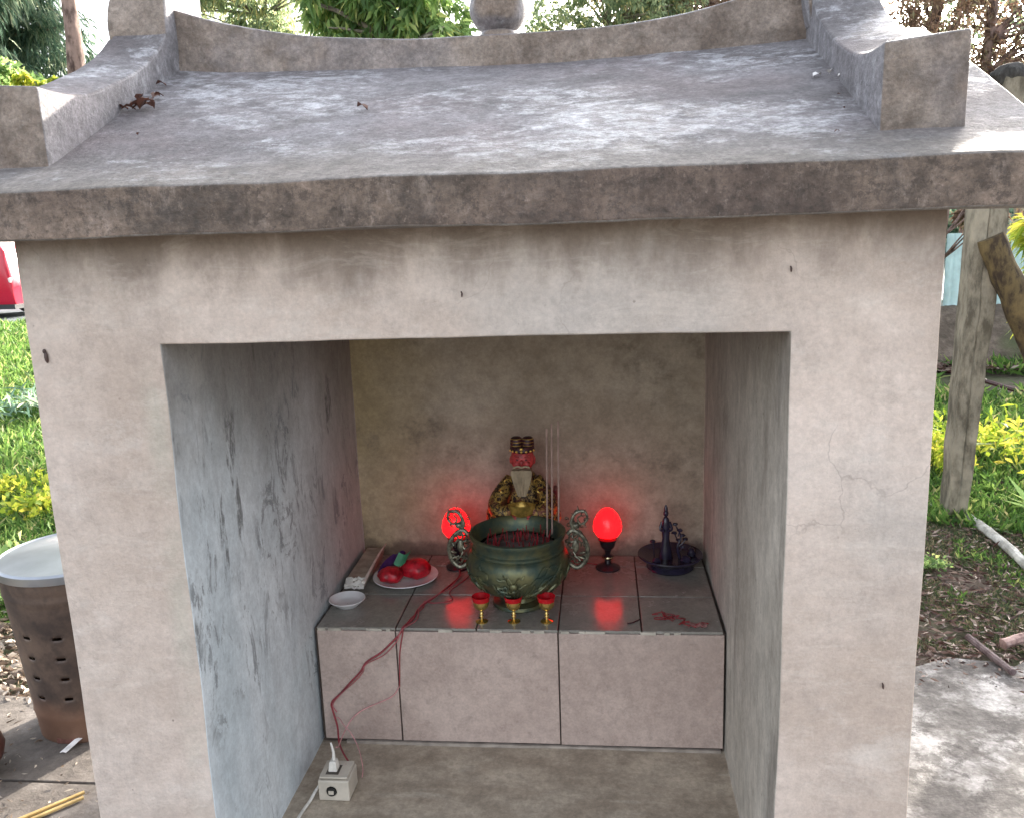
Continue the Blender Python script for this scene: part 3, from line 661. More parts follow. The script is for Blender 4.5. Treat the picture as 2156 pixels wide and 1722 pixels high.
# red string scraps
M_str = plain('red_string', (.22, .012, .018), .6)
m = MB(); rs = random.Random(5)
for k in range(9):
    x, y = .335+.013*k+rs.uniform(-.01, .01), .665-.007*k+rs.uniform(-.012, .012)
    m.tube(curve([(x+rs.uniform(-.018, .018), y+rs.uniform(-.016, .016), T+.002+rs.random()*.006) for _ in range(5)], 4), .0012, 5)
tag(m.build('red_string', M_str, None, (.38, .64, T)), 'tangle of dark red string near the front right edge of the altar', 'string')
m = MB().mapbox(6, 4, 1, lambda u, v, w_: Vector((.405+.045*u, .600+.018*v, T+.003+.008*noise.noise(Vector((u*6, v*6, 2)))+.006*abs(math.sin(u*7))+.001*w_)))
tag(m.build('paper_scrap', plain('faded_red_paper', (.30, .14, .13), .7), None, (.43, .61, T)), 'faded pinkish crumpled scrap at the altar edge beside the red string', 'scrap')
m = MB().tube(curve([(.262, .622, T+.0015), (.275, .628, T+.0015), (.292, .645, T+.0015)], 3), .0015, 5)
tag(m.build('burnt_stick', M_stand, None, (.27, .63, T)), 'short black burnt stick lying before the right red reflection', 'stick')

# lamp cords and extension box
M_cord = plain('red_cord', (.26, .035, .045), .45); M_pink = plain('pink_cord', (.62, .30, .30), .45); M_wc = plain('white_cable', (.70, .66, .60), .45)
fy = Da-.0035
A = [(-.205, .955, T+.003), (-.196, .895, T+.002), (-.222, .812, T+.002), (-.236, .765, T+.004), (-.268, .690, T+.003), (-.270, .630, T+.002), (-.285, .586, T+.0035), (-.292, fy, .574), (-.312, fy-.001, .552), (-.345, fy, .520), (-.383, fy, .494), (-.400, fy, .468), (-.424, fy, .442), (-.455, fy-.002, .408), (-.480, fy, .382), (-.478, fy-.004, .362), (-.466, fy-.014, .325), (-.452, fy-.05, .300), (-.430, .500, .285), (-.402, .47, .275), (-.388, .432, .300), (-.398, .405, .327)]
tag(MB().tube(curve(A, 5), .0024, 6).build('lamp_cord', M_cord, None, A[7]), 'dark red cord from the left lamp down the tiled front to the socket box', 'cord', 'cords of the two altar lamps')
A2 = [(x+.006+.006*math.sin(i*1.9), y+(.008*math.cos(i*2.3) if y > .59 else -.0045), z_+(.004*math.sin(i*1.3) if y < .59 else .0035)) for i, (x, y, z_) in enumerate(A[1:16])]
tag(MB().tube(curve(A2, 5), .0015, 6).build('lamp_cord', plain('dull_pink_cord', (.36, .10, .11), .5), None, A2[6]), 'dull pinkish cord twisting alongside the dark red one down the left front tile', 'cord', 'cords of the two altar lamps')
B = [(.200, .985, T+.003), (.10, 1.02, T+.003), (-.03, 1.04, T+.003), (-.16, 1.01, T+.003), (-.17, .90, T+.002), (-.205, .80, T+.002), (-.19, .745, T+.002), (-.235, .725, T+.002), (-.262, .735, T+.002), (-.258, .70, T+.002), (-.275, .640, T+.002), (-.282, .586, T+.0035), (-.288, fy, .566), (-.297, fy, .52), (-.301, fy, .46), (-.303, fy, .43), (-.320, fy, .405), (-.345, fy, .390), (-.38, fy, .374), (-.410, fy-.003, .358), (-.432, fy-.01, .338), (-.444, fy-.03, .318), (-.440, .50, .322), (-.420, .43, .358), (-.418, .408, .370)]
c2 = MB().tube(curve(B[:16], 5), .0015, 6); tag(c2.build('lamp_cord', [M_cord], None, B[7]), 'thin dark cord dropping straight down the first tile joint of the altar front', 'cord', 'cords of the two altar lamps')
tag(MB().tube(curve(B[15:], 5), .0015, 6).build('thin_cable', M_pink, None, B[18]), 'thin pale pink cable looping across the left front tile to the plug', 'cable')
C_ = [(-.478, fy-.004, .340), (-.462, fy-.01, .345), (-.448, fy-.02, .333), (-.425, fy-.03, .312), (-.400, .52, .290), (-.378, .47, .275), (-.372, .44, .271)]
tag(MB().tube(curve(C_, 5), .0012, 6).build('thin_cable', M_pink, None, C_[3]), 'loose pink cable end hanging to the floor behind the socket box', 'cable')
M_box = plain('yellowed_socket_plastic', (.56, .50, .42), .4, 0, .12, 20)
ex = thing('socket_box', 'yellowed white square extension socket box on the niche floor', 'socket', (-.413, .388, Zf), 0)
MB().box((-.450, .353, Zf+.0005), (-.377, .424, Zf+.052)).build('casing', M_box, ex, bevel=.004)
MB().box((-.4465, .3565, Zf+.0545), (-.3805, .4205, Zf+.060)).build('lid', M_box, ex, bevel=.002)
m = MB(); m.lathe((0, 0, 0), [(.0001, .0), (.0125, 0), (.0125, -.004), (.011, -.004), (.0105, .004), (.0001, .004)], 28, cap=False); o = m.build('outlet', plain('black_outlet', (.02, .02, .02), .4), ex)
o.rotation_euler = (R(90), 0, 0); o.location = Vector((-.418, .353, Zf+.026))-wloc(ex); o.data.transform(Matrix.Translation(wloc(ex)))
m = MB().box((-.418-.006, .3475, Zf+.021), (-.418+.006, .3525, Zf+.030)); m.build('outlet_insert', M_box, ex)
MB().box((-.434, .366, Zf+.0595), (-.404, .402, Zf+.0605)).build('switch_plate', plain('dark_socket_face', (.08, .065, .055), .5), ex)
pg = MB().box((-.430, .372, Zf+.061), (-.408, .398, Zf+.085), taper=.003); pgo = pg.build('plug', M_wc, ex, bevel=.003)
MB().tube(curve([(-.419, .386, Zf+.082), (-.420, .392, Zf+.100), (-.428, .402, Zf+.118)], 4), [.0045-.0003*i for i in range(9)], 8).build('plug_sleeve', M_wc, pgo)
tag(MB().tube(curve([(-.450, .372, Zf+.030), (-.462, .366, Zf+.014), (-.468, .345, Zf+.005), (-.474, .300, Zf+.005), (-.478, .20, Zf+.005), (-.470, .06, Zf+.005)], 6), .0036, 8).build('power_cable', M_wc, None, (-.47, .3, Zf)), 'thick white power cable running from the socket box towards the viewer', 'cable')

# ------------------------------------------------------------------ small things on the shrine
M_dl = mat_leaf('dead_leaf', [(0, (.05, .03, .025)), (.5, (.13, .06, .04)), (1, (.22, .12, .08))], .1)
def dead(x, y, z, L, lab, n=1, mat=None, name='dead_leaf', cat='dead leaf', grp='dead leaves lying on the shrine roof'):
    for k in range(n):
        a = random.uniform(0, 6.28); ox, oy = (random.uniform(-.03, .03), random.uniform(-.02, .02)) if n > 1 else (0, 0); zz = roof_z(x+ox, y+oy)+.006 if z is None else z
        if n > 4 and k == 0: ox = oy = 0
        d = Vector((math.cos(a), math.sin(a), random.uniform(0, .3))); s = Vector((-math.sin(a), math.cos(a), .35)); l = L*random.uniform(.6, 1.1)
        q = Vector((x+ox, y+oy, zz)); rows = [(0, .02), (.3, .28), (.6, .24), (1, .01)]; vs = []
        for t_, w_ in rows: p = q+d*l*t_+Vector((0, 0, .25*l*math.sin(t_*3))); vs += [p-s*l*w_+Vector((0, 0, l*.12)), p-Vector((0, 0, l*.02)), p+s*l*w_+Vector((0, 0, l*.05))]
        m = MB().add(vs, [(3*i+j, 3*i+j+1, 3*i+j+4, 3*i+j+3) for i in range(3) for j in range(2)])
        tag(m.build(name, mat or M_dl, None, tuple(q)), lab, cat, grp if grp else (lab if n > 1 else None))
dead(-.650, .295, None, .035, 'dark red dry leaf in the biggest clump beside the left roof rib', 9)
dead(-.645, .345, None, .028, 'dark dry leaf in the smaller clump just above the big one', 4)
dead(-.662, .427, None, .04, 'curled dark leaf furthest up beside the left roof rib', 1)
dead(-.204, .246, None, .030, 'single dark curled leaf alone on the middle of the roof', 1)
dead(-.589, .149, None, .012, 'tiny brown leaf low on the roof near the left rib', 1)
M_pale = plain('pale_flower', (.75, .72, .70), .7)
dead(.598, .283, None, .020, 'small white fallen petal beside the right roof rib', 3, M_pale, 'petal', 'petal', 'white petals fallen on the roof')
for x, y, l in [(.600, .189, 'dark crumb on the roof just below the white petals'), (.590, .119, 'dark crumb on the roof near the foot of the right end block'), (.550, .015, 'dark crumb close to the eave left of the right end block')]:
    dead(x, y, None, .010, l, 1, None, 'leaf_crumb', 'leaf crumb', 'dark crumbs on the roof by the right rib')
def on_wall(x, z, name, lab, cat, s=1):
    m = MB(); m.ball((x, -.004, z), (.0035*s, .003, .010*s), 10, 8, nz=.3); m.ball((x-.002*s, -.004, z+.010*s), (.003*s, .003, .004*s), 8, 6)
    tag(m.build(name, plain('insect_brown', (.06, .035, .03), .6), None, (x, -.003, z)), lab, cat)
on_wall(-.713, 1.355, 'moth_cocoon', 'small dark cocoon stuck high on the left pillar', 'cocoon')
on_wall(-.009, 1.441, 'mud_speck', 'tiny dark mud blob above the middle of the niche', 'mud blob', .4)
on_wall(.491, 1.466, 'wall_insect', 'tiny dark red insect on the lintel near its right end', 'insect', .4)
on_wall(.660, .785, 'nail_hole_plug', 'black nail hole low on the right pillar', 'nail hole', .45)

# ------------------------------------------------------------------ left: burning bin
M_tin = None
def mat_tin():
    t = NT('rusty_galvanised_tin'); v = t.tc.outputs['Object']
    c = t.mix(t.ss(t.noise(6, 8, v, .7), .35, .65), (.06, .042, .036), (.14, .095, .072)); c = t.mix(t.math('MULTIPLY', t.ss(t.noise(20, 7, v), .5, .66), .5), c, (.04, .03, .028))
    P = t.xyz(v); c = t.mix(t.ss(t.math('ADD', P[2], t.math('MULTIPLY', t.noise(7, 5, v), .1)), .16, .24, (.5, 0)), c, (.30, .15, .09))
    return t.out(c, .6, t.bump(t.noise(30, 5, v), .3, .002), .35)
bn = thing('burning_bin', 'tall rusty perforated tin bin with pale lid left of the shrine', 'bin', (-1.445, 1.06, 0))
m = MB(); nS = 132; rows = []
z = .022
while z < .571: rows.append(z); z += .0098
def rad(z):
    r = .158+.050*(z-.02)/.55
    for zc in (.095, .108, .50, .515, .545): r += .0035*math.exp(-((z-zc)/.004)**2)
    return r
vs = []
for z in rows:
    for k in range(nS): a = 2*math.pi*k/nS; vs.append((-1.445+rad(z)*math.cos(a), 1.06+rad(z)*math.sin(a), z))
fs = []
for i in range(len(rows)-1):
    zc = (rows[i]+rows[i+1])/2
    for k in range(nS):
        hole = any(abs(zc-h) < .0051 for h in (.385, .318, .252, .186)) and (k % 11) in (3, 4, 5)
        if not hole: fs.append((i*nS+k, i*nS+(k+1) % nS, (i+1)*nS+(k+1) % nS, (i+1)*nS+k))
m.add(vs, fs); o = m.build('drum', mat_tin(), bn); so = o.modifiers.new('s', 'SOLIDIFY'); so.thickness = .003; so.offset = -1
MB().lathe((-1.445, 1.06, 0), [(.001, .045), (.15, .045), (.156, .03), (.156, .02)], 48, cap=False).build('bottom', mat_tin(), bn)
m = MB(); m.lathe((-1.445, 1.06, 0), [(.214, .566), (.216, .578), (.216, .590), (.209, .596), (.205, .592), (.15, .597), (.09, .603), (.001, .606)], 72, cap=False)
m.build('lid', plain('bright_zinc', (.40, .42, .45), .3, .85, .12, 8), bn)
for a in range(3): an = a*2.1+.5; q = (-1.445+.13*math.cos(an), 1.06+.13*math.sin(an)); MB().box((q[0]-.03, q[1]-.03, .026), (q[0]+.03, q[1]+.03, .0445)).build('foot', mat_bark('brick_foot', (.10, .04, .03), (.2, .08, .06)), bn, bevel=.003)
pt = thing('clay_pot', 'dark red-brown rounded clay pot cut by the lower left frame corner', 'pot', (-1.655, .72, .026))
MB().lathe((-1.655, .72, .026), [(.06, 0), (.085, .015), (.115, .05), (.122, .08), (.112, .115), (.085, .14), (.078, .148), (.084, .156), (.078, .158), (.070, .148), (.10, .10), (.10, .05), (.05, .012)], 48, cap=False).build('pot_body', plain('red_brown_clay', (.10, .035, .028), .45, 0, .35, 12), pt)
m = MB()
for s in (0, .022): m.tube([(-1.36+s*.5, .545-s, .033), (-1.245+s*.5, .668-s, .034)], [.006, .005], 7)
tag(m.build('bamboo_stick', plain('yellow_bamboo', (.55, .38, .15), .5), None, (-1.3, .6, .03)), 'pale yellow split bamboo stick lying on the dark slab, bottom left', 'stick')
tag(MB().mapbox(2, 6, 1, lambda u, v, w_: Vector((-1.435+.02*u+.03*v, .85+.09*v, .030+.02*v+.012*u*(1-u)+.001*w_))).build('white_scrap', M_pale, None, (-1.43, .86, .03)), 'small white leaf-like scrap standing in front of the rusty bin', 'scrap')

# ------------------------------------------------------------------ right: leaning post, mossy log, sticks
M_post = mat_bark('grey_weathered_wood', (.085, .072, .05), (.25, .22, .165), 14)
M_moss = mat_bark('mossy_brown_bark', (.030, .018, .010), (.12, .085, .035), 26)
P = thing('leaning_post', 'thick grey split timber post leaning right, right of the shrine', 'post', (1.985, 3.1, 0))
def plank(m, a, b, w0, w1, dep, seed):
    def fn(u, v, w_):
        c = Vector(a).lerp(Vector(b), w_); wd = w0+(w1-w0)*w_; q = 2*math.pi; x = (u-.5)*wd; y = (v-.5)*dep
        p = Vector((c.x+x+.006*noise.noise(Vector((seed, w_*9, 0))), c.y+y, c.z)); return p+noise.noise_vector(p*7)*.010
    m.mapbox(5, 5, 30, fn)
m = MB(); plank(m, (1.955, 3.08, -.05), (2.012, 3.1, 2.02), .045, .075, .13, 1); m.build('post_half', M_post, P, bevel=.012)
m = MB(); plank(m, (2.002, 3.10, -.05), (2.098, 3.1, 2.12), .055, .100, .14, 9); m.build('post_half', M_post, P, bevel=.02)
m = MB().ball((2.10, 3.1, 2.13), (.085, .08, .055), 24, 14, nz=.2, nsc=5); m.build('post_head', mat_bark('dark_wet_bark', (.02, .018, .015), (.07, .065, .06)), P)
m = MB(); m.tube(curve([(2.035, 3.03, 1.40), (2.15, 2.98, 1.13), (2.25, 2.97, .90), (2.36, 2.95, .62), (2.48, 2.93, .3), (2.60, 2.9, .0)], 6), [.062+.0006*i for i in range(31)], 14)
tag(m.build('leaning_log', M_moss, None, (2.58, 2.9, 0), wobble=.012, wsc=9), 'mossy brown log leaning diagonally against the grey post', 'log')
m = MB(); m.tube(curve([(2.035, 3.02, .02), (2.03, 2.78, .035), (2.03, 2.58, .035), (2.01, 2.30, .035)], 4), .022, 10)
tag(m.build('pale_branch', mat_bark('pale_bark', (.28, .27, .24), (.45, .44, .40), 30), None, (2.03, 2.6, 0), wobble=.004, wsc=15), 'pale whitish branch lying on the grass at the right edge', 'branch')
m = MB(); m.tube(curve([(1.500, 1.665, .045), (1.525, 1.54, .042), (1.545, 1.415, .044)], 4), [.013]*6+[.012]*3, 9)
tag(m.build('short_stick', mat_bark('dark_stick', (.08, .05, .05), (.16, .12, .12), 40), None, (1.52, 1.54, .03)), 'short dark stick lying on the broken patio edge', 'stick')
m = MB(); m.tube(curve([(1.60, 1.62, .04), (1.72, 1.66, .05), (1.9, 1.63, .05)], 4), .018, 8)
tag(m.build('leaf_sheath', mat_bark('pinkish_sheath', (.16, .09, .08), (.35, .24, .21), 30), None, (1.7, 1.62, .03), wobble=.006, wsc=20), 'pinkish dry palm sheath lying by the short stick, right edge', 'palm sheath')
tag(MB().tube(curve([(3.2, 7.6, .03), (3.50, 6.95, .04), (3.56, 6.4, .05), (3.64, 5.95, .05), (3.9, 5.2, .05)], 5), .02, 7).build('black_hose', M_black, None, (3.5, 6.9, 0)), 'thin black hose crossing the bare soil beyond the grey post', 'hose')
bk = MB().mapbox(60, 14, 1, lambda u, v, w_: Vector((2.2+7*u, 7.25+1.6*v, -.01+w_*(.01+.56*math.sin(min(1, v*1.7)*math.pi/2)**1.3*(1+.15*noise.noise(Vector((u*12, v*3, 0))))*(1 if v < .8 else (1-v)*5)))))
tag(bk.build('soil_bank', M_soil, None, wobble=.05, wsc=3), kind='structure')
# turquoise corrugated sheets far behind
fn_ = thing('corrugated_fence', 'pale turquoise corrugated metal fence far behind the grey post', 'fence', (4.2, 8.1, 0))
M_tq = plain('turquoise_sheet', (.42, .56, .56), .45, .2, .2, 5)
for k in range(4):
    x0 = 3.10+.62*k
    def cf(u, v, w_): x = x0+.60*u; return Vector((x, 8.05+.012*math.sin(x*2*math.pi/.076)+.002*v+.02*(k % 2), .02+1.26*w_+.02*math.sin(k*3)))
    MB().mapbox(48, 1, 1, cf).build('sheet', M_tq, fn_, smooth=True, angle=80)
for k in range(3): MB().box((3.08+1.2*k, 8.09, 0), (3.14+1.2*k, 8.15, 1.35)).build('fence_post', M_post, fn_)
MB().box((3.05, 8.066+.02, 1.05), (5.6, 8.089, 1.10)).build('rail', M_post, fn_)

# ------------------------------------------------------------------ red car, far left
car = thing('parked_car', 'tall red car parked on the road beyond the grass, past the left pillar', 'car', (-13.3, 15.6, 0))
M_cp = plain('red_car_paint', (.52, .018, .045), .22, 0, .05); M_gl = plain('car_glass', (.03, .035, .04), .1); M_tr = plain('black_trim', (.02, .02, .022), .6); M_rim = plain('wheel_rim', (.5, .5, .5), .3, .8)
def section(x):   # half profile along length
    hood = [(-1.98, .55), (-1.93, .85), (-1.2, 1.05), (-.62, 1.50), (.0, 1.58), (1.2, 1.57), (1.78, 1.54), (1.93, 1.40), (1.99, .80), (2.03, .5)]; return sm(hood, x, .05)
def cbf(u, v, w_):
    x = -2.0+4.02*u; zt = min(section(x), 1.43); y = (v-.5)*1.62*(1-.06*abs(2*u-1)**4)*(1-.10*(2*w_-1)**2); return Vector((-13.3+x, 15.6+y, .22+(zt-.22)*w_))
MB().mapbox(40, 8, 8, cbf).build('body', M_cp, car, bevel=.03)
def cab(u, v, w_):
    x = -1.0+2.75*u; zt = max(1.45, section(x)); y = (v-.5)*(1.4-.12*w_); return Vector((-13.3+x, 15.6+y, 1.40+(zt-1.40)*w_))
MB().mapbox(30, 6, 2, cab).build('roof', plain('white_roof_paint', (.65, .60, .60), .4), car, bevel=.02)
for yy in (-1, 1):
    for x0, x1 in ((-1.0, -.2), (-.1, .7), (.8, 1.45)):
        MB().box((-13.3+x0, 15.6+min(yy*.70, yy*.805), .98), (-13.3+x1, 15.6+max(yy*.70, yy*.805), 1.34)).build('window', M_gl, car, bevel=.02)
for xx in (-1.25, 1.28):
    for yy in (-.74, .74):
        wv = MB(); wv.lathe((0, 0, 0), [(.2, -.09), (.30, -.09), (.315, -.06), (.315, .06), (.30, .09), (.2, .09)], 28, cap=False); o = wv.build('wheel', M_tr, car); o.data.transform(Matrix.Translation(wloc(car))); o.rotation_euler = (R(90), 0, 0); o.location = (xx, yy, .315)
        wv = MB().lathe((0, 0, 0), [(.2, -.08), (.18, -.05), (.02, -.07)], 20); r_ = wv.build('rim', M_rim, None); r_.parent = o
MB().mapbox(12, 4, 2, lambda u, v, w_: Vector((-13.3-2.02+4.07*u, 15.6+(v-.5)*1.6, .19+.09*w_))).build('sill', M_tr, car)
for yy in (-.62, .62): MB().box((-13.3+1.90, 15.6+yy-.14, .70), (-13.3+2.0, 15.6+yy+.14, .80)).build('headlight', M_pale, car, bevel=.02)

# ------------------------------------------------------------------ plants and trees
G_dark = mat_leaf('foliage_blue_green', [(0, (.07, .13, .10)), (.5, (.15, .23, .17)), (.85, (.26, .34, .24)), (1, (.44, .46, .32))], .55)
G_mango = mat_leaf('foliage_bright_green', [(0, (.09, .17, .06)), (.5, (.18, .30, .11)), (.85, (.30, .42, .15)), (1, (.50, .52, .20))], .55)  # greens paled, background haze and glare put into the leaf colour
G_dry = mat_leaf('foliage_dry', [(0, (.08, .06, .04)), (.45, (.19, .13, .09)), (.75, (.28, .19, .12)), (1, (.30, .30, .17))], .45)
G_bam = mat_leaf('foliage_bamboo', [(0, (.08, .13, .08)), (.5, (.16, .23, .14)), (.8, (.26, .32, .19)), (1, (.44, .42, .20))], .55)
G_pal = mat_leaf('foliage_pale', [(0, (.14, .20, .12)), (.5, (.25, .33, .20)), (.8, (.38, .44, .26)), (1, (.55, .50, .22))], .65)  # lifted pale, haze and glare behind the ridge put into the leaf colour
G_yel = mat_leaf('foliage_yellow', [(0, (.12, .22, .02)), (.4, (.26, .36, .04)), (.85, (.50, .52, .07)), (1, (.62, .54, .10))], .5)
B_br = mat_bark('bark_red_brown', (.06, .035, .028), (.26, .18, .15), 16); B_gr = mat_bark('bark_grey', (.12, .10, .08), (.30, .27, .22), 9)

def tree(name, label, cat, base, trunk, tr, clumps, nleaf, L, W, mat, bark, bias=(0, 0, -.3), droop=.25, group=None, sd=1.0):
    t = thing(name, label, cat, base, group=group); m = MB()
    pts = curve([Vector(base)+Vector(p) for p in trunk], 5); n = len(pts)
    m.tube(pts, [tr*(1-.6*i/n) for i in range(n)], 12)
    cl = [(Vector(c), Vector(r)) for c, r in clumps]
    for c, r in cl:
        s = min(pts, key=lambda p: (p-c).length+max(0, p.z-c.z+.2)*3)
        for _ in range(3):
            e = c+Vector([random.uniform(-.6, .6)*r[k] for k in range(3)]); mid = s.lerp(e, .5)+Vector((random.uniform(-.1, .1), random.uniform(-.1, .1), .1))*r.length*.6
            m.tube(curve([s, mid, e], 4), [tr*.28*(1-.09*i) for i in range(9)], 6)
    m.build('trunk', bark, t, wobble=.02*tr/.1, wsc=6)
    wts = np.array([r.x*r.y*r.z for c, r in cl])**.7; wts /= wts.sum(); Ps, Ds = [], []
    for (c, r), wq in zip(cl, wts):
        n = max(20, int(nleaf*wq)); ns = max(4, n//34); q = unit(rng.normal(size=(ns, 3)))*(rng.uniform(.25, 1, (ns, 1))**.6); sc = np.array(c)+q*np.array(r)
        which = rng.integers(0, ns, n); d = rng.normal(size=(n, 3)); p = sc[which]+d*np.array(r)*.13*sd
        Ps.append(p); Ds.append(unit(unit(rng.normal(size=(n, 3)))+np.array(bias)+unit(p-np.array(c))*.4))
    P_, D_ = np.concatenate(Ps), np.concatenate(Ds); V, Fq = leaves(P_, D_, L, W, droop)
    npmesh('crown', V-np.array(base), Fq, mat, t); return t
def blob(cx, cy, cz, rx, ry, rz, n, f=.45):
    return [((cx+random.uniform(-1, 1)*rx, cy+random.uniform(-1, 1)*ry, cz+random.uniform(-1, 1)*rz), (rx*f*random.uniform(.7, 1.3), ry*f*random.uniform(.7, 1.3), rz*f*random.uniform(.7, 1.3))) for _ in range(n)]
random.seed(11)
# left group
tree('tree', 'tall reddish-brown tree trunk at upper left beside the bright sky gap', 'tree', (-4.14, 6.0, 0), [(-.06, 0, 0), (-.02, 0, 1.5), (.0, 0, 2.9), (.01, 0, 3.5), (-.1, .1, 5), (0, .2, 6.5)], .095,
     blob(-4.8, 6.3, 5.6, 1.3, 1.2, .9, 9), 7000, .10, .022, G_bam, B_br)
tree('tree', 'drooping blue-green tree filling the upper left corner', 'tree', (-7.5, 7.6, 0), [(0, 0, 0), (.3, 0, 1.5), (-.1, 0, 3), (-.3, .1, 4.5), (0, 0, 6)], .12,
     blob(-6.6, 7.5, 3.9, 1.15, .8, 1.2, 26)+blob(-5.75, 7.4, 2.75, .5, .5, .5, 10), 52000, .12, .011, G_dark, B_gr, (.35, 0, -.9), .5)
tree('shrub', 'round mid-green bush under the drooping tree, upper left', 'shrub', (-6.9, 6.9, 0), [(0, 0, 0), (.25, 0, 1), (1.2, 0, 2)], .05, blob(-5.05, 6.7, 2.35, .75, .5, .55, 14), 12000, .075, .020, G_mango, B_gr)
tree('shrub', 'small bright yellow-leaved shrub peeping over the left roof rib', 'shrub', (-4.22, 5.8, 0), [(0, 0, 0), (.02, 0, 1), (0, 0, 2.4)], .03, blob(-4.33, 5.8, 2.66, .24, .15, .16, 9), 2600, .055, .017, G_yel, B_gr)
# behind the ridge
tree('bamboo', 'grey-green feathery tree with pale stem behind the left half of the ridge', 'tree', (-4.3, 11, 0), [(0, 0, 0), (.1, 0, 2), (0, 0, 4), (.1, 0, 6)], .06, blob(-4.55, 11, 4.7, 1.25, .5, 1.1, 22, .38)+blob(-4.1, 11, 3.4, .9, .5, .5, 8), 22000, .13, .014, G_pal, B_gr, (0, 0, -.8), .4)
tree('tree', 'tall pale green leafy tree filling the gap far behind the left ridge', 'tree', (-5.6, 15, 0), [(0, 0, 0), (.1, 0, 2), (0, 0, 4), (.1, 0, 7)], .10, blob(-5.2, 15, 5.6, 1.9, .6, 1.3, 22, .4), 20000, .12, .022, G_pal, B_gr)
tree('mango_tree', 'bright green broad-leaved tree behind the ridge left of the round finial', 'tree', (-1.9, 8.0, 0), [(0, 0, 0), (.05, 0, 1.5), (-.1, 0, 3), (0, 0, 4)], .09, blob(-2.0, 8.0, 3.75, .66, .5, .75, 22)+blob(-1.55, 8.0, 3.75, .22, .3, .4, 6), 10000, .145, .024, G_mango, B_gr, (.2, -.2, -.7), .35)
tree('tree', 'dull grey-green tree behind the ridge just right of the round finial', 'tree', (.35, 11, 0), [(0, 0, 0), (.1, 0, 2), (0, 0, 4), (.2, 0, 6)], .08, blob(.45, 11, 4.1, .95, .6, .75, 24), 19000, .085, .015, G_pal, B_gr, (0, 0, -.4))
tree('tree', 'brownish dry-leaved tree behind the right half of the ridge', 'tree', (1.95, 12, 0), [(0, 0, 0), (.1, 0, 2), (0, 0, 4), (.2, 0, 6)], .08, blob(1.95, 12, 4.2, 1.15, .6, .9, 26), 20000, .09, .016, G_dry, B_br, (0, 0, -.4))
# right group: dry twiggy trees against the sky
tree('dry_tree', 'sparse reddish dry tree behind the right roof rib', 'tree', (3.7, 9.0, 0), [(0, 0, 0), (-.05, 0, 1.5), (.1, 0, 3), (0, 0, 5)], .07, blob(3.6, 9, 3.8, .62, .6, .85, 18, .5)+blob(3.6, 9, 2.5, .6, .5, .8, 8, .5), 11000, .075, .012, G_dry, B_br, (0, 0, -.3), .2)
tree('dry_tree', 'dry tree with a brown trunk at the upper right corner', 'tree', (4.45, 9.6, 0), [(0, 0, 0), (.05, 0, 1.5), (.12, 0, 3), (.25, 0, 5)], .085, blob(4.9, 9.6, 3.9, .5, .6, .85, 15, .5)+blob(4.9, 9.6, 2.4, .7, .5, .7, 9, .5), 9000, .08, .013, G_dry, B_br, (0, 0, -.3), .2)
tree('shrub', 'dark brown thicket seen between the right pillar and the grey post', 'shrub', (2.75, 5.6, 0), [(0, 0, 0), (0, 0, .8), (.05, 0, 1.7)], .03, blob(2.86, 5.7, 1.72, .26, .3, .26, 8), 3000, .07, .010, G_dry, B_br)
tree('shrub', 'yellow-green shrub with curly leaves at the right frame edge', 'shrub', (3.35, 4.8, 0), [(0, 0, 0), (-.05, 0, .6), (-.1, 0, 1.2)], .02, blob(3.16, 4.8, 1.22, .2, .25, .24, 10)+blob(3.1, 4.7, .75, .25, .25, .2, 5), 2600, .13, .014, G_yel, B_gr, (0, 0, .4), .6)
tree('tree', 'tall green tree far behind at the right, over the fence', 'tree', (6.6, 13, 0), [(0, 0, 0), (0, 0, 2), (0, 0, 4.5)], .1, blob(6.4, 13, 3.2, 1.6, .8, 1.6, 20), 12000, .10, .022, G_bam, B_gr)
# far-off wood
n = 60000; xx = rng.uniform(-45, 40, n); hgt = 2.2+1.1*np.sin(xx*.5)+.8*np.sin(xx*1.3+1); P_ = np.stack([xx, rng.uniform(26, 30, n), rng.uniform(0, 1, n)**.8*hgt], 1)
V, Fq = leaves(P_, unit(rng.normal(size=(n, 3))), .42, .10); o = npmesh('far_wood', V, Fq, G_dark); tag(o, 'low dark green line of distant wood', 'wood', kind='stuff')

# grass
def grass(name, label, area, n, h, wd, mat, dens=None, z0=0):
    az0, az1, r0, r1 = area; az = np.radians(rng.uniform(az0, az1, n)); r = r0*(r1/r0)**rng.uniform(0, 1, n)
    x = .206+r*np.sin(az); y = -1.36+r*np.cos(az); k = np.ones(n, bool)
    if dens: k = dens(x, y)
    x, y, r = x[k], y[k], r[k]; m = len(x); sc = np.clip(r/4, .8, 3)[:, None]
    P_ = np.stack([x, y, np.full(m, z0)], 1); D_ = unit(np.stack([rng.normal(0, .4, m), rng.normal(0, .4, m), rng.uniform(.7, 1, m)], 1))
    V, Fq = leaves(P_, D_, h*sc[:, 0], wd*sc[:, 0], .35); o = npmesh(name, V, Fq, mat); return tag(o, label, 'grass', kind='stuff')
G_gr = mat_leaf('grass_green', [(0, (.035, .09, .02)), (.5, (.085, .19, .04)), (.85, (.17, .28, .07)), (.95, (.30, .34, .12)), (1, (.42, .36, .20))], .5)
G_gd = mat_leaf('grass_dull', [(0, (.04, .06, .03)), (.5, (.08, .12, .05)), (.8, (.16, .14, .08)), (1, (.28, .24, .15))], .4)
def nz(x, y, s, o=0): return np.array([noise.noise(Vector((a*s+o, b*s, 0))) for a, b in zip(x, y)])
grass('grass', 'bright green lawn grass left of the shrine', (-44, -27, 2.9, 20), 70000, .085, .0045, G_gr, lambda x, y: (y > 1.75) & ~((y > 13.4) & (y < 19.6)))
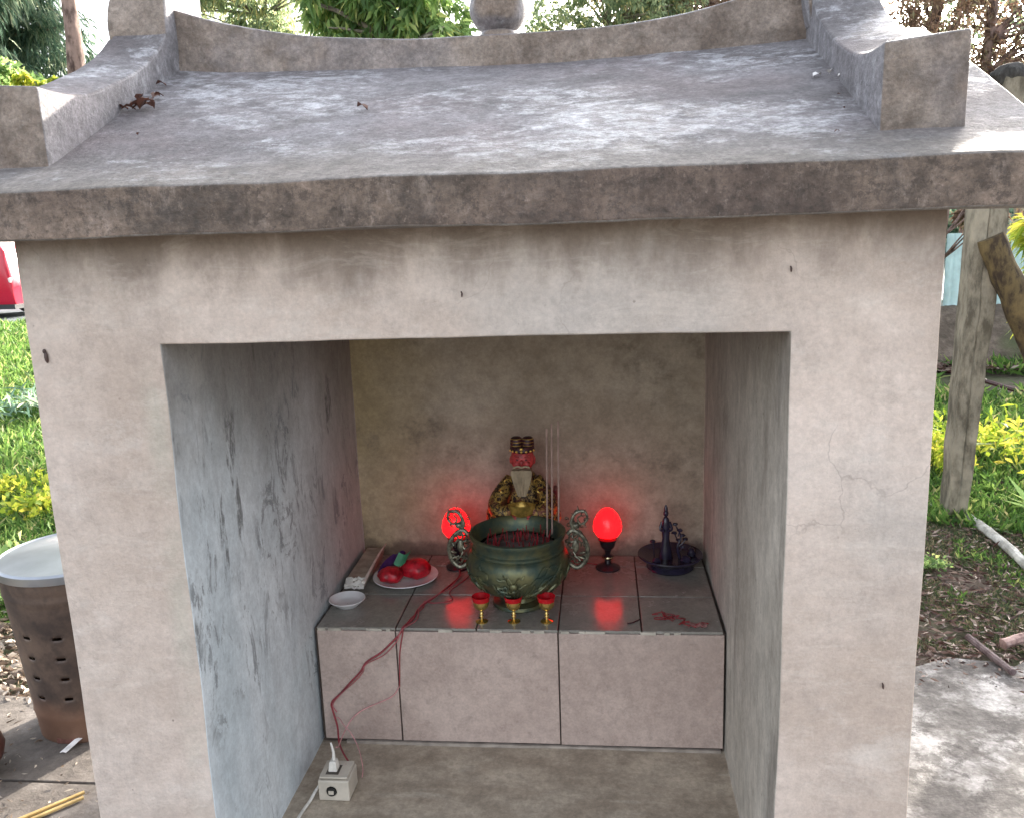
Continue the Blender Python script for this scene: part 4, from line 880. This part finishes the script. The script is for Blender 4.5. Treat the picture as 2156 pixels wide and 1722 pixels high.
grass('grass', 'yellow-green weeds and grass behind the grey post', (18, 40, 4.6, 16), 30000, .10, .007, G_gr, lambda x, y: nz(x, y, .9, 3)+(y < 6.2)*.45-(y > 6.2)*.1 > .1)
grass('grass', 'short dull grass and weeds beyond the right patio edge', (18, 42, 3.0, 5.2), 66000, .036, .0030, G_gd, lambda x, y: (y > 1.62) & (nz(x, y, 3.2) > -.32))
grass('grass', 'green tufts growing near the pale branch', (22, 42, 3.6, 5.2), 7000, .060, .0045, G_gr, lambda x, y: (y > 1.8) & (nz(x, y, 2.4, 7) > .02))
# litter
def litter(name, label, x0, x1, y0, y1, n, L, W, mat, z=.004, flt=None, cat='leaf litter'):
    x = rng.uniform(x0, x1, n); y = rng.uniform(y0, y1, n)
    if flt is not None: k = flt(x, y); x, y = x[k], y[k]
    P_ = np.stack([x, y, np.full(len(x), z)+rng.uniform(0, .015, len(x))], 1); D_ = unit(np.stack([rng.normal(size=len(x)), rng.normal(size=len(x)), rng.uniform(-.05, .35, len(x))], 1))
    V, Fq = leaves(P_, D_, L, W, .1); return tag(npmesh(name, V, Fq, mat), label, cat, kind='stuff')
L_br = mat_leaf('litter_brown', [(0, (.04, .022, .018)), (.5, (.12, .07, .055)), (.85, (.22, .15, .12)), (1, (.42, .35, .29))], .1)
L_pl = mat_leaf('litter_pale', [(0, (.08, .055, .04)), (.5, (.24, .18, .13)), (1, (.55, .48, .40))], .1)
litter('leaf_litter', 'brown dry litter over the soil right of the shrine', 1.0, 3.0, 1.5, 3.8, 11000, .045, .005, L_br)
litter('leaf_litter', 'pale dry leaf litter between the bin and the left grass', -3.0, -1.2, 1.0, 2.3, 7000, .05, .010, L_pl)
litter('leaf_litter', 'dry crumbs scattered on the dark left slabs', -2.1, -.8, .2, 1.2, 500, .02, .003, L_pl, .028)
litter('leaf_litter', 'dry crumbs along the broken edge of the right patio', .8, 2.5, 1.25, 1.62, 1400, .028, .004, L_br, .030, lambda x, y: rng.uniform(0, 1, len(x)) < ((y-1.2)/.4)**2)
litter('leaf_litter', 'brown litter covering the soil bank below the turquoise fence', 2.4, 8, 7.0, 7.7, 5000, .09, .012, L_br, .06)
# yellow-leaved plant by the bin, broad-leaved tufts
def plant(name, label, x, y, n, L, W, mat, h=.1, spread=.1, cat='plant', up=1.0):
    t = thing(name, label, cat, (x, y, 0)); m = MB()
    for k in range(5): a = random.uniform(0, 6.28); m.tube([(x, y, 0), (x+spread*.6*math.cos(a), y+spread*.6*math.sin(a), h)], [.004, .002], 5)
    m.build('stem', mat_bark('green_stem', (.05, .08, .02), (.10, .14, .04)), t)
    q = rng.normal(size=(n, 3))*np.array([spread, spread, h*.4])+np.array([0, 0, h]); q[:, 2] = np.abs(q[:, 2]); D_ = unit(unit(rng.normal(size=(n, 3)))+np.array([0, 0, up]))
    V, Fq = leaves(q, D_, L, W, .3); npmesh('foliage', V, Fq, mat, t)
plant('yellow_shrub', 'bright yellow-leaved low shrub just behind the bin lid', -2.98, 3.12, 240, .07, .016, G_yel, .06, .11)
plant('yellow_shrub', 'yellow-green low shrub at the left frame edge above the first', -3.42, 3.42, 260, .07, .016, G_yel, .06, .12)
plant('weed', 'dark green long-leaved weed clump halfway up the left lawn', -4.6, 5.9, 500, .22, .012, G_dark, .10, .25)
plant('weed', 'dark green broad-leaved weed left of the bin', -2.35, 1.95, 260, .08, .018, G_mango, .12, .10)
plant('weed', 'small bright green weed on the brown soil near the pillar', 1.62, 2.38, 160, .035, .008, G_mango, .03, .04)
plant('yellow_weed', 'yellow-green weeds right behind the foot of the grey post', 2.55, 4.1, 420, .11, .012, G_yel, .14, .22)
plant('yellow_weed', 'yellow weeds between pillar and grey post', 2.12, 3.75, 300, .10, .012, G_yel, .18, .08)
plant('spider_plant', 'bright green strappy plant at the right frame edge', 2.40, 2.95, 60, .28, .011, G_mango, .03, .03, up=.8)
for x, y, L_, l in [(1.66, 2.40, .05, 'curled orange-brown dead leaf upright on the soil near the weed'), (1.62, 1.95, .045, 'pale curled dead leaf in the middle of the dull grass'), (1.40, 1.66, .03, 'small rusty leaf by the corner of the right pillar')]:
    dead(x, y, .012, L_, l, 1, None, 'dead_leaf', 'dead leaf', 'dead leaves on the ground right of the shrine')
